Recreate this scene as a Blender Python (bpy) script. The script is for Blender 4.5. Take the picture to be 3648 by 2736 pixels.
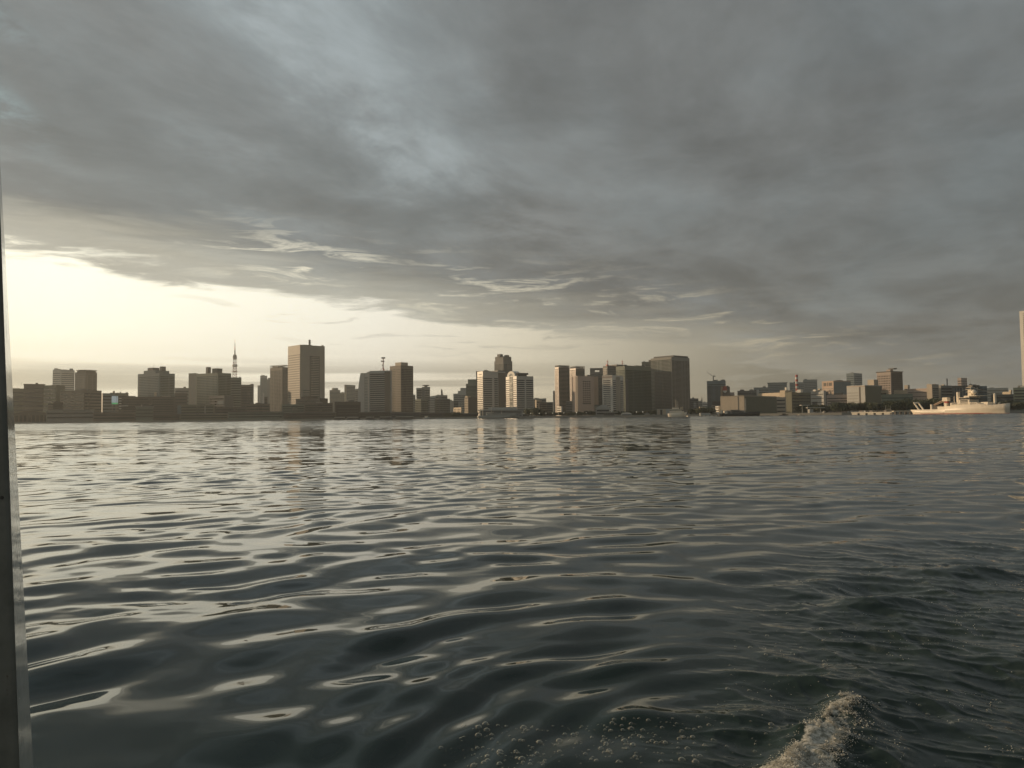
import bpy, bmesh, math, random
import numpy as np
from mathutils import Vector, Matrix, noise as mnoise

for o in list(bpy.data.objects):
    bpy.data.objects.remove(o)
SC = bpy.context.scene
COL = SC.collection
R = math.radians

# ------------------------------------------------------------------ camera
PW, PH, F = 3648.0, 2736.0, 2700.0          # photograph size and focal length in its pixels
CAM_H = 1.8
PITCH, ROLL = R(2.50), R(0.65)
cam_d = bpy.data.cameras.new('camera')
cam = bpy.data.objects.new('camera', cam_d)
COL.objects.link(cam)
cam_d.sensor_fit = 'HORIZONTAL'
cam_d.sensor_width = 36.0
cam_d.lens = 36.0 * F / PW
cam_d.clip_start = 0.05
cam_d.clip_end = 60000
CAM_M = Matrix.Rotation(R(90) + PITCH, 3, 'X') @ Matrix.Rotation(-ROLL, 3, 'Z')
cam.matrix_world = Matrix.Translation((0, 0, CAM_H)) @ CAM_M.to_4x4()
SC.camera = cam

# ------------------------------------------------------------------ exposure
SC.view_settings.view_transform = 'Standard'
SC.view_settings.look = 'None'
SC.view_settings.exposure = 0.0
SC.view_settings.gamma = 1.0
SC.view_settings.use_curve_mapping = False
SC.cycles.volume_bounces = 0
SC.cycles.max_bounces = 6
SC.cycles.volume_step_rate = 5
SC.cycles.caustics_reflective = False
SC.cycles.caustics_refractive = False

# ------------------------------------------------------------------ node helper
class X:
    """a socket (or number) with arithmetic"""
    def __init__(s, nt, v): s.nt, s.v = nt, v
    def _m(s, op, *a, clamp=False):
        n = s.nt.nodes.new('ShaderNodeMath'); n.operation = op; n.use_clamp = clamp
        for i, q in enumerate((s,) + a):
            q = q.v if isinstance(q, X) else q
            if isinstance(q, (int, float)): n.inputs[i].default_value = q
            else: s.nt.links.new(q, n.inputs[i])
        return X(s.nt, n.outputs[0])
    def __add__(s, o): return s._m('ADD', o)
    def __radd__(s, o): return s._m('ADD', o)
    def __sub__(s, o): return s._m('SUBTRACT', o)
    def __rsub__(s, o): return (s * -1.0) + o
    def __mul__(s, o): return s._m('MULTIPLY', o)
    def __rmul__(s, o): return s._m('MULTIPLY', o)
    def __truediv__(s, o): return s._m('DIVIDE', o)
    def __rtruediv__(s, o): return X(s.nt, s.nt.nodes.new('ShaderNodeValue').outputs[0])._setv(o)._m('DIVIDE', s)
    def _setv(s, o): s.v.default_value = o; return s
    def mx(s, o): return s._m('MAXIMUM', o)
    def mn(s, o): return s._m('MINIMUM', o)
    def pw(s, o): return s._m('POWER', o)
    def ab(s): return s._m('ABSOLUTE')
    def ex(s): return s._m('EXPONENT')
    def clamp(s): return s._m('ADD', 0.0, clamp=True)
    def ss(s, a, b):
        n = s.nt.nodes.new('ShaderNodeMapRange'); n.interpolation_type = 'SMOOTHSTEP'
        s.nt.links.new(s.v, n.inputs[0])
        n.inputs[1].default_value = a; n.inputs[2].default_value = b
        return X(s.nt, n.outputs[0])
    def gauss(s, c, w):
        q = (s - c) * (1.0 / w)
        return (q * q * -1.0).ex()

def vec(nt, *a):
    n = nt.nodes.new('ShaderNodeCombineXYZ')
    for i, q in enumerate(a):
        if isinstance(q, X): q = q.v
        if isinstance(q, (int, float)): n.inputs[i].default_value = q
        else: nt.links.new(q, n.inputs[i])
    return X(nt, n.outputs[0])

def sep(nt, v):
    n = nt.nodes.new('ShaderNodeSeparateXYZ'); nt.links.new(v.v if isinstance(v, X) else v, n.inputs[0])
    return [X(nt, n.outputs[i]) for i in range(3)]

def noise(nt, v, scale, detail=4, rough=0.5, dist=0.0, out='Fac', lac=2.0):
    n = nt.nodes.new('ShaderNodeTexNoise')
    nt.links.new(v.v, n.inputs['Vector'])
    n.inputs['Scale'].default_value = scale; n.inputs['Detail'].default_value = detail
    n.inputs['Roughness'].default_value = rough; n.inputs['Distortion'].default_value = dist
    n.inputs['Lacunarity'].default_value = lac
    return X(nt, n.outputs[out])

def mixc(nt, f, a, b, mode='MIX'):
    n = nt.nodes.new('ShaderNodeMix'); n.data_type = 'RGBA'; n.blend_type = mode
    for i, q in ((0, f), (6, a), (7, b)):
        if isinstance(q, X): nt.links.new(q.v, n.inputs[i])
        elif isinstance(q, (int, float)): n.inputs[i].default_value = q
        else: n.inputs[i].default_value = (*q, 1)
    return X(nt, n.outputs[2])

def ramp(nt, f, stops):
    n = nt.nodes.new('ShaderNodeValToRGB'); nt.links.new(f.v, n.inputs[0])
    e = n.color_ramp.elements
    while len(e) < len(stops): e.new(0.5)
    for el, (p, c) in zip(e, stops):
        el.position = p; el.color = (*c, 1)
    return X(nt, n.outputs[0])

# ------------------------------------------------------------------ sun and sky
SUN_AZ, SUN_EL = R(-64), R(9.5)               # azimuth from the +Y axis, to the left
sun_d = bpy.data.lights.new('sun', 'SUN')
sun_d.energy = 3.9
sun_d.angle = R(0.5)
sun_d.color = (1.0, 0.72, 0.44)
sun = bpy.data.objects.new('sun', sun_d)
COL.objects.link(sun)
SUN_V = Vector((math.sin(SUN_AZ) * math.cos(SUN_EL), math.cos(SUN_AZ) * math.cos(SUN_EL), math.sin(SUN_EL)))
sun.rotation_euler = SUN_V.to_track_quat('Z', 'Y').to_euler()
sun.location = SUN_V * 100

def make_world():
    w = bpy.data.worlds.new('World'); SC.world = w
    w.use_nodes = True
    nt = w.node_tree; nt.nodes.clear()
    out = nt.nodes.new('ShaderNodeOutputWorld')
    bg = nt.nodes.new('ShaderNodeBackground')
    nt.links.new(bg.outputs[0], out.inputs[0])
    tc = nt.nodes.new('ShaderNodeTexCoord')
    nv = nt.nodes.new('ShaderNodeVectorMath'); nv.operation = 'NORMALIZE'
    nt.links.new(tc.outputs['Generated'], nv.inputs[0])
    D = X(nt, nv.outputs[0])
    x, y, z = sep(nt, D)
    zz = z.mx(0.0)
    sky = nt.nodes.new('ShaderNodeTexSky'); sky.sky_type = 'NISHITA'
    sky.sun_disc = False
    sky.sun_elevation = SUN_EL; sky.sun_rotation = SUN_AZ
    sky.air_density = 1.5; sky.dust_density = 3.0
    nt.links.new(D.v, sky.inputs[0])
    SKY = X(nt, sky.outputs[0])
    sky_s = mixc(nt, 1.0, SKY, (0.07, 0.07, 0.07), 'MULTIPLY')

    # direction in the cloud deck's own plane, streets of cloud run at ~28 degrees
    h = 1.0 / (zz + 0.10)
    a = R(30)
    u = (x * math.cos(a) - y * math.sin(a)) * h     # across the streets
    v = (x * math.sin(a) + y * math.cos(a)) * h     # along the streets
    P = vec(nt, u * 1.0, v * 0.58, 0.0)
    big = noise(nt, P, 0.80, 6, 0.55, 0.35)
    P2 = vec(nt, u * 1.0, v * 0.72, 4.3)
    mid = noise(nt, P2, 2.1, 9, 0.64, 0.25)
    # elongated noise for the low clouds: azimuth across, elevation squeezed
    A = x / (y.ab() + 0.25)
    Q = vec(nt, A * 2.0, zz * 26.0, 1.7)
    low = noise(nt, Q, 1.25, 7, 0.58, 0.35)
    Q2 = vec(nt, A * 1.6, zz * 60.0, 7.7)
    strp = noise(nt, Q2, 0.9, 5, 0.5, 0.2)
    Q3 = vec(nt, A * 5.0, zz * 34.0, 3.1)
    puff = noise(nt, Q3, 2.0, 10, 0.66, 0.9)

    dots = nt.nodes.new('ShaderNodeVectorMath'); dots.operation = 'DOT_PRODUCT'
    nt.links.new(D.v, dots.inputs[0]); dots.inputs[1].default_value = SUN_V
    cs = X(nt, dots.outputs['Value'])

    # ---- the lit veil below / beyond the deck
    veil = ramp(nt, (cs + 1.0) * 0.5, [
        (0.0, (0.10, 0.105, 0.10)), (0.50, (0.17, 0.172, 0.15)), (0.57, (0.26, 0.25, 0.205)), (0.64, (0.48, 0.45, 0.36)),
        (0.72, (0.84, 0.785, 0.63)), (0.80, (1.06, 1.03, 0.90)), (0.92, (1.34, 1.31, 1.09)), (1.0, (1.6, 1.4, 1.0))])
    # glow above the roofline, amber towards the horizon
    hz = (zz * -1.0 / 0.050).ex()
    veil = mixc(nt, hz * 0.75, veil, mixc(nt, 1.0, veil, (0.80, 0.66, 0.46), 'MULTIPLY'))
    # grey bands of cloud low in the glow
    bandz = zz.gauss(0.050, 0.022)
    bands = (strp.ss(0.40, 0.58) * bandz * (0.0 - x).ss(-0.35, 0.15)).clamp()
    veil = mixc(nt, bands * 0.85, veil, mixc(nt, 1.0, veil, (0.44, 0.44, 0.43), 'MULTIPLY'))

    # ---- the deck
    s = z - (y - 1.65 * x) * (1.0 / 9.1) - (x / (y.ab() + 0.05)).gauss(0.22, 0.17) * 0.020 * y.mx(0.0)
    sn = s + (mid - 0.5) * 0.050 + (low - 0.5) * 0.075 + (puff - 0.5) * 0.050
    cover = sn.ss(-0.006, 0.014)
    thick = sn.ss(0.0, 0.075)
    d1 = (big - 0.5) * 1.05 + (mid - 0.5) * 0.85
    lum = ((d1 + 0.5).ss(0.12, 0.92)) * 0.190 + 0.118
    lum = lum + (mid * 0.55 + big * 0.45).ss(0.54, 0.68) * 0.065 * z.ss(0.12, 0.30) * (0.35 - x).ss(0.0, 0.5)
    right = 1.0 - 0.27 * (x + 0.1).ss(0.0, 0.75)
    topl = 1.0 + 0.12 * z.ss(0.15, 0.55)
    left = 1.0 + 0.02 * (0.0 - x).ss(0.1, 0.7) * (1.0 - z.ss(0.12, 0.40))
    lum = lum * right * topl * left * (1.0 - 0.20 * sn.gauss(0.13, 0.085) * (0.35 - x).ss(0.0, 0.5))
    # brighter, thinner places in the deck (directions given as x/y and z/y)
    yy = y.ab() + 0.05; ta, tb = x / yy, z / yy
    wob = (mid - 0.5) * 0.16
    def spot(cx, cy, wx, wy, rot):
        dx, dy = ta - cx + wob, tb - cy + wob * 0.6
        c_, s_ = math.cos(rot), math.sin(rot)
        p = (dx * c_ + dy * s_) * (1.0 / wx); q = (dy * c_ - dx * s_) * (1.0 / wy)
        return ((p * p + q * q) * -1.0).ex() * (0.0 + y).ss(0.0, 0.3)
    lift = spot(-.31, .54, .12, .05, -.75) + spot(-.19, .40, .16, .06, -.95) * 0.8 + spot(-.06, .33, .15, .05, -.6) * 0.7 + spot(.05, .24, .14, .03, -.15) * 0.4
    lift = (lift * (mid.ss(0.40, 0.62) * 0.8 + 0.2)).clamp()
    lum = lum + lift * 0.085
    tint = mixc(nt, big.ss(0.42, 0.62), (0.955, 1.03, 1.045), (0.925, 1.06, 1.11))
    tint = mixc(nt, (0.0 - x).ss(0.15, 0.75) * (1.0 - z.ss(0.10, 0.35)), tint, (0.99, 1.03, 0.98))
    lo = 1.0 - z.ss(0.02, 0.22)
    tint = mixc(nt, lo * 0.5, tint, (1.02, 1.05, 0.99))
    lumc = vec(nt, lum, lum, lum)
    deck = mixc(nt, 1.0, tint, lumc, 'MULTIPLY')
    # holes in the deck where blue sky shows, far up on the left
    hole = (mid * 0.7 + big * 0.3).ss(0.535, 0.63) * (0.0 - x).ss(0.28, 0.55) * z.ss(0.28, 0.40)
    deck = mixc(nt, (hole * 0.5 + (spot(-.655, .505, .06, .014, -.6) + spot(-.63, .395, .05, .012, -.75)) * mid.ss(.36, .56)).clamp() * 0.75, deck, (0.36, 0.50, 0.54))
    # lit ragged fringe along the deck's edge
    cream = mixc(nt, x.ss(-0.4, 0.5), (1.0, 0.95, 0.76), (0.46, 0.40, 0.28))
    zone = sn.gauss(0.035, 0.035) * (x - 0.55).ss(0.0, -0.25)
    zone = s.gauss(0.040, 0.036) * (0.75 - x).ss(0.05, 0.5)
    wisp = (puff.ss(0.50, 0.62) - puff.ss(0.60, 0.74) * 0.9).clamp() * mid.ss(0.38, 0.58) * zone * (x + 0.55).ss(0.0, 0.35)
    deck = mixc(nt, (1.0 - thick) * 0.40, deck, cream)
    deck = mixc(nt, wisp * 0.95, deck, cream)
    # small dark scraps in front of the glow
    scrap = puff.ss(0.53, 0.64) * (1.0 - cover) * s.ss(-0.085, -0.02) * (x + 0.5).ss(0.0, 0.3)
    veil = mixc(nt, scrap * 0.40, veil, (0.40, 0.38, 0.31))
    col = mixc(nt, cover, veil, deck)
    col = mixc(nt, 0.05, col, sky_s)
    # below the horizon
    col = mixc(nt, (0.0 - z).ss(0.0, 0.02), col, (0.05, 0.055, 0.05))
    nt.links.new(col.v, bg.inputs[0])
    bg.inputs[1].default_value = 1.0
make_world()

# ------------------------------------------------------------------ projection: photograph pixel -> world
CAM_P = Vector((0, 0, CAM_H))
def ray(px, py):
    return (CAM_M @ Vector(((px - PW / 2) / F, -(py - PH / 2) / F, -1.0))).normalized()
def at(px, py, Y):                           # point on the pixel's ray at depth Y
    r = ray(px, py)
    return CAM_P + r * (Y / r.y)
def onwater(px, py):                         # where the pixel's ray meets the water
    r = ray(px, py)
    return CAM_P + r * (-CAM_H / r.z)
def hy(px):                                  # pixel row of the true horizon at a column
    return PH / 2 + F * math.tan(PITCH) - (px - PW / 2) * math.tan(ROLL)

# ------------------------------------------------------------------ object helpers
def link(o, parent=None):
    COL.objects.link(o)
    if parent is not None: o.parent = parent
    return o
def tag(o, label=None, cat=None, group=None, kind=None):
    if label: o['label'] = label
    if cat: o['category'] = cat
    if group: o['group'] = group
    if kind: o['kind'] = kind
    return o
def empty(name, loc, rz=0.0):
    o = bpy.data.objects.new(name, None); o.empty_display_size = 1
    o.location = loc; o.rotation_euler = (0, 0, rz)
    return link(o)
class MB:
    """collects shapes for one mesh"""
    def __init__(s): s.v, s.f = [], []
    def box(s, x0, x1, y0, y1, z0, z1):
        b = len(s.v)
        s.v += [(x0, y0, z0), (x1, y0, z0), (x1, y1, z0), (x0, y1, z0), (x0, y0, z1), (x1, y0, z1), (x1, y1, z1), (x0, y1, z1)]
        s.f += [tuple(b + i for i in q) for q in ((0, 3, 2, 1), (4, 5, 6, 7), (0, 1, 5, 4), (1, 2, 6, 5), (2, 3, 7, 6), (3, 0, 4, 7))]
        return s
    def prism(s, pts, z0, z1):               # pts: outline in xy
        b, n = len(s.v), len(pts)
        s.v += [(p[0], p[1], z0) for p in pts] + [(p[0], p[1], z1) for p in pts]
        s.f += [tuple(range(b + n - 1, b - 1, -1)), tuple(range(b + n, b + 2 * n))]
        s.f += [(b + i, b + (i + 1) % n, b + n + (i + 1) % n, b + n + i) for i in range(n)]
        return s
    def extr(s, pts, y0, y1):                # pts: outline in xz, extruded along y
        b, n = len(s.v), len(pts)
        s.v += [(p[0], y0, p[1]) for p in pts] + [(p[0], y1, p[1]) for p in pts]
        s.f += [tuple(range(b, b + n)), tuple(range(b + 2 * n - 1, b + n - 1, -1))]
        s.f += [(b + (i + 1) % n, b + i, b + n + i, b + n + (i + 1) % n) for i in range(n)]
        return s
    def tube(s, p, q, r0, r1=None, n=8):
        r1 = r0 if r1 is None else r1
        p, q = Vector(p), Vector(q); d = (q - p).normalized()
        a = d.orthogonal().normalized(); c = d.cross(a)
        b = len(s.v)
        for (o, r) in ((p, r0), (q, r1)):
            for i in range(n):
                t = 2 * math.pi * i / n
                s.v.append(tuple(o + a * (r * math.cos(t)) + c * (r * math.sin(t))))
        s.f += [tuple(range(b + n - 1, b - 1, -1)), tuple(range(b + n, b + 2 * n))]
        s.f += [(b + i, b + (i + 1) % n, b + n + (i + 1) % n, b + n + i) for i in range(n)]
        return s
    def lathe(s, x, y, prof, n=16):          # prof: (radius, z)
        b = len(s.v)
        for r, z in prof:
            for i in range(n):
                t = 2 * math.pi * i / n
                s.v.append((x + r * math.cos(t), y + r * math.sin(t), z))
        m = len(prof)
        for k in range(m - 1):
            for i in range(n):
                s.f.append((b + k * n + i, b + k * n + (i + 1) % n, b + (k + 1) * n + (i + 1) % n, b + (k + 1) * n + i))
        s.f += [tuple(range(b + n - 1, b - 1, -1)), tuple(range(b + (m - 1) * n, b + m * n))]
        return s
    def build(s, name, mat, parent=None, smooth=False, loc=None):
        me = bpy.data.meshes.new(name)
        me.from_pydata(s.v, [], s.f)
        if mat: me.materials.append(mat)
        if smooth:
            for p in me.polygons: p.use_smooth = True
        me.update()
        o = bpy.data.objects.new(name, me)
        if loc: o.location = loc
        return link(o, parent)

# ------------------------------------------------------------------ materials
def new_mat(name):
    m = bpy.data.materials.new(name); m.use_nodes = True
    nt = m.node_tree
    return m, nt, nt.nodes['Principled BSDF']

def make_water_mat():
    m, nt, bs = new_mat('sea_water')
    tc = nt.nodes.new('ShaderNodeTexCoord')
    O = X(nt, tc.outputs['Object'])
    x, y, z = sep(nt, O)
    at_ = nt.nodes.new('ShaderNodeAttribute'); at_.attribute_name = 'fine'
    far = X(nt, at_.outputs['Fac'])
    rt = R(-12)
    xr = x * math.cos(rt) - y * math.sin(rt); yr = x * math.sin(rt) + y * math.cos(rt)
    def sl(sc, asp, det, seed, dist=0.0):
        v = vec(nt, xr * asp, yr, seed)
        return sep(nt, noise(nt, v, sc, det, 0.55, dist, out='Color'))
    a1 = sl(0.95, 0.45, 3, 0.0)              # wavelets about a metre long
    a2 = sl(0.16, 0.40, 2, 5.0)              # longer undulation
    a3 = sl(0.018, 0.35, 3, 9.0)             # wind patches
    patch = a3[0].ss(0.36, 0.64)
    amp = (0.10 + 0.26 * patch) * far
    nx = ((a1[0] - 0.5) * 0.62 + (a2[0] - 0.5) * 0.30) * amp
    ny = ((a1[1] - 0.5) * 1.0 + (a2[1] - 0.5) * 0.50) * amp
    ge = nt.nodes.new('ShaderNodeNewGeometry')
    add = nt.nodes.new('ShaderNodeVectorMath'); add.operation = 'ADD'
    nt.links.new(ge.outputs['Normal'], add.inputs[0]); nt.links.new(vec(nt, nx, ny, 0.0).v, add.inputs[1])
    nn = nt.nodes.new('ShaderNodeVectorMath'); nn.operation = 'NORMALIZE'
    nt.links.new(add.outputs[0], nn.inputs[0])
    nt.links.new(nn.outputs[0], bs.inputs['Normal'])
    # green-grey harbour water; churned milky where the wake has passed
    at2 = nt.nodes.new('ShaderNodeAttribute'); at2.attribute_name = 'churn'
    ch = X(nt, at2.outputs['Fac'])
    f1 = noise(nt, vec(nt, x, y, z), 3.2, 9, 0.68, 0.6)
    foam = (f1.ss(0.56, 0.74) * ch).clamp()
    body = mixc(nt, ch * 0.8, (0.011, 0.025, 0.020), (0.022, 0.036, 0.028))
    at4 = nt.nodes.new('ShaderNodeAttribute'); at4.attribute_name = 'froth'
    fr = X(nt, at4.outputs['Fac'])
    f2 = noise(nt, vec(nt, x, y, z), 38, 8, 0.72, 0.4); f3 = noise(nt, vec(nt, x, y, z), 11, 5, 0.6, 0.8)
    fro = ((f2 * 0.5 + f3 * 0.5) + fr * 0.62 - 0.5).ss(0.16, 0.36) * fr.ss(0.06, 0.35)
    c = mixc(nt, foam * 0.30, body, (0.30, 0.30, 0.25))
    c = mixc(nt, fro * 0.85, c, mixc(nt, f2.ss(0.38, 0.62), (0.20, 0.20, 0.16), (0.72, 0.69, 0.60)))
    foam = (foam + fro * 1.4)
    nt.links.new(c.v, bs.inputs['Base Color'])
    at3 = nt.nodes.new('ShaderNodeAttribute'); at3.attribute_name = 'unresolved'
    un = X(nt, at3.outputs['Fac'])           # waves too small to show singly far off act as roughness
    nt.links.new((foam * 0.30 + 0.035 + un * (patch * 0.05 + 0.10)).v, bs.inputs['Roughness'])
    bs.inputs['IOR'].default_value = 1.325
    return m

# ------------------------------------------------------------------ water sheet with real waves near the boat
RNG = np.random.default_rng(7)
def vnoise(x, y, seed=0):
    """smooth value noise on numpy arrays, -1..1"""
    xi = np.floor(x).astype(np.int64); yi = np.floor(y).astype(np.int64)
    xf = x - xi; yf = y - yi
    def hsh(a, b):
        n = (a * 374761393 + b * 668265263 + seed * 974634777) & 0x7fffffff
        n = ((n ^ (n >> 13)) * 1274126177) & 0x7fffffff
        n = (n ^ (n >> 16)) & 0x7fffffff
        return n / 1073741823.5 - 1.0
    u = xf * xf * xf * (xf * (xf * 6 - 15) + 10); v = yf * yf * yf * (yf * (yf * 6 - 15) + 10)
    a = hsh(xi, yi); b = hsh(xi + 1, yi); c = hsh(xi, yi + 1); d = hsh(xi + 1, yi + 1)
    return (a * (1 - u) + b * u) * (1 - v) + (c * (1 - u) + d * u) * v
def sst(x, a, b):
    t = np.clip((x - a) / (b - a), 0, 1); return t * t * (3 - 2 * t)

WAVES = []
for i in range(26):                          # slow swell left by passing boats
    lam = math.exp(RNG.uniform(math.log(1.5), math.log(4.2)))
    WAVES.append((lam, RNG.normal(R(-30), R(20)), 0.0085, RNG.uniform(0, 6.28)))
for i in range(34):                          # the main wavelets
    lam = math.exp(RNG.uniform(math.log(0.50), math.log(1.3)))
    WAVES.append((lam, RNG.normal(R(-24), R(34)), 0.0190, RNG.uniform(0, 6.28)))
for i in range(24):                          # small ripples
    lam = math.exp(RNG.uniform(math.log(0.20), math.log(0.60)))
    WAVES.append((lam, RNG.normal(R(-20), R(42)), 0.0068, RNG.uniform(0, 6.28)))

FARW = []
for i in range(150):                         # longer seas, which carry the surface where the wavelets are too small to build
    lam = math.exp(RNG.uniform(math.log(0.5), math.log(34)))
    FARW.append((lam, RNG.normal(R(-12), R(42)), 0.0165, RNG.uniform(0, 6.28)))

WAKE = [onwater(*p) for p in ((2690, 2880), (2800, 2760), (2885, 2665), (2962, 2580), (3022, 2505), (3050, 2455))]
ARC_C = onwater(3250, 2900)
def seg_dist(x, y, pts):
    """distance to a polyline, signed (+ on its left side), and the position along it 0..1"""
    best = np.full(x.shape, 1e9); sgn = np.zeros(x.shape); pos = np.zeros(x.shape)
    n = len(pts) - 1
    for i in range(n):
        ax, ay, bx, by = pts[i].x, pts[i].y, pts[i + 1].x, pts[i + 1].y
        dx, dy = bx - ax, by - ay; L2 = dx * dx + dy * dy
        t = np.clip(((x - ax) * dx + (y - ay) * dy) / L2, 0, 1)
        qx, qy = x - (ax + t * dx), y - (ay + t * dy)
        d = np.hypot(qx, qy); m = d < best
        best = np.where(m, d, best); sgn = np.where(m, np.sign(dx * qy - dy * qx), sgn); pos = np.where(m, (i + t) / n, pos)
    return best * sgn, pos

def froth_at(x, y):
    d, pos = seg_dist(x, y, WAKE)
    dd = d + 0.06 * vnoise(x * 4.0, y * 4.0, 45)
    w = 0.20 * (1 - pos) ** 0.9 + 0.03
    f = np.where(dd > 0, np.exp(-(dd / 0.06) ** 2), np.exp(-(dd / w) ** 2)) * (1 - sst(pos, .62, .92))
    return np.clip(f * (1.0 + 0.6 * vnoise(x * 8, y * 8, 46)), 0, 1)

def churn_at(x, y):
    """1 inside the churned water behind the boat, lower right in the picture"""
    d = np.hypot(x, y)
    az = x / np.maximum(y, 0.5)
    line = 0.10 + 0.030 * (y - 4.0) + 0.04 * vnoise(x * 0.7, y * 0.5, 31)
    return sst(az - line, 0.0, 0.32) * (1 - sst(d, 9.5, 16.0))

def water_height(x, y, step):
    z = np.zeros(x.shape)
    ch = churn_at(x, y)
    calm = (1.0 - 0.35 * ch) * (1.0 - 0.38 * sst(np.hypot(x, y), 6.0, 14.0))
    gust = 1.0 + 0.40 * vnoise(x * 0.11, y * 0.17, 3)
    # bend the crests a little so they do not run as straight combs
    wx = x + 0.55 * vnoise(x * 0.35, y * 0.5, 11); wy = y + 0.32 * vnoise(x * 0.30, y * 0.45, 12)
    for lam, th, slope, ph in WAVES:
        k = 2 * math.pi / lam
        keep = np.clip((lam / np.maximum(step, 1e-3) - 2.5) / 3.0, 0, 1)
        if not keep.any(): continue
        amp = slope / k
        if x.ndim == 2:
            rr = np.flatnonzero(keep.any(axis=1)); q = slice(rr[0], rr[-1] + 1)
        else: q = slice(None)
        g = (gust * calm if lam > 0.6 else gust * (0.55 + 1.1 * ch))[q]
        z[q] += amp * keep[q] * g * np.sin(k * (wx[q] * math.sin(th) + wy[q] * math.cos(th)) + ph)
    dist = np.hypot(x, y)
    lowmod = (0.75 + 0.45 * gust * vnoise(x * 0.013, y * 0.02, 9)) * (0.88 + 0.42 * sst(dist, 120, 350))
    for lam, th, slope, ph in FARW:
        k = 2 * math.pi / lam
        keep = np.clip((lam / np.maximum(step, 1e-3) - 2.2) / 2.0, 0, 1) * sst(dist, lam * 20, lam * 36) * sst(dist, 18, 70)
        if not keep.any(): continue
        if x.ndim == 2:
            rr = np.flatnonzero(keep.any(axis=1)); sl_ = slice(rr[0], rr[-1] + 1)
        else: sl_ = slice(None)
        z[sl_] += slope / k * keep[sl_] * lowmod[sl_] * np.sin(k * (x[sl_] * math.sin(th) + y[sl_] * math.cos(th)) + ph)
    near = np.clip((0.5 / np.maximum(step, 1e-3) - 2.5) / 3.0, 0, 1)
    # bow-wave rings thrown to the left of the wake
    r = np.hypot((x - ARC_C.x) * 0.9, y - ARC_C.y)
    az = np.arctan2(y - ARC_C.y, x - ARC_C.x)
    win = np.exp(-((r - 2.15) / 0.75) ** 2) * sst(az, 1.5, 2.1) * (1 - sst(az, 2.8, 3.2))
    z += near * win * 0.0080 * np.sin(2 * math.pi * (r + 0.10 * vnoise(x * 1.1, y * 1.1, 5)) / 0.30)
    r2 = r + 0.25 * vnoise(x * 0.6, y * 0.6, 6)
    win2 = np.exp(-((r - 3.7) / 1.5) ** 2) * sst(az, 1.25, 1.9) * (1 - sst(az, 2.7, 3.1)) * (0.7 + 0.6 * vnoise(x * .5, y * .5, 8))
    z += near * win2 * 0.0095 * np.sin(2 * math.pi * r2 / 0.62)
    # churned chop
    ridged = lambda s, sd: (1 - np.abs(vnoise(x * s, y * s * 1.5 + x * 0.6 * s, sd))) ** 2
    z += near * ch * (0.040 * (ridged(1.3, 21) - 0.5) + 0.017 * (ridged(3.1, 22) - 0.5) + 0.007 * (ridged(7.3, 23) - 0.5) + 0.003 * vnoise(x * 16, y * 18, 24))
    # the breaking crest itself
    d, pos = seg_dist(x, y, WAKE)
    dd = d + 0.05 * vnoise(x * 3.0, y * 3.0, 41)
    prof = np.where(dd > 0, np.exp(-(dd / 0.11) ** 2), np.exp(-(dd / 0.34) ** 2))
    hgt = 0.062 * (1 - sst(pos, 0.60, 1.0)) + 0.014
    z += near * prof * hgt * (1 + 0.35 * vnoise(x * 5, y * 5, 42) + 0.2 * vnoise(x * 14, y * 14, 43)) * (pos < 0.999)
    # two lone peaks behind it
    for (px, py, hh, w) in ((3130, 2160, 0.10, 0.22), (3395, 2050, 0.10, 0.30), (2870, 2440, 0.035, 0.12), (2300, 2330 + 230, 0.03, 0.12), (2690, 2560, 0.045, 0.14)):
        p = onwater(px, py)
        z += near * hh * np.exp(-(((x - p.x) * 0.45) ** 2 + (y - p.y) ** 2) / (w * w))
    return z

def water_grid():
    H0 = hy(PW / 2)
    d = [CAM_H * F / (3050 - H0)]
    while d[-1] < 1250:                      # rows get longer with distance
        q = d[-1]; px = CAM_H * F / q
        d.append(q + min(q * q / (CAM_H * F) * (8.0 if px > 1270 else 2.4), q / 175.0))
    d = np.concatenate([d, np.geomspace(1300, 9000, 24)])
    NC = 1250
    u = np.linspace(-1, 1, NC)
    D, U = np.meshgrid(d, u, indexing='ij')
    Xg = U * (D * 0.84 + 1.6); Yg = D
    st = np.gradient(d)[:, None] * np.ones((1, NC))
    st = np.maximum(np.abs(st), np.abs(Xg[:, 1:2] - Xg[:, 0:1]))
    Z = water_height(Xg, Yg, st)
    far = sst(D, 9.0, 42.0)
    ch = churn_at(Xg, Yg)
    un = sst(D, 30.0, 260.0)
    return Xg, Yg, Z, far, ch, un, froth_at(Xg, Yg) * (D < 12)

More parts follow.
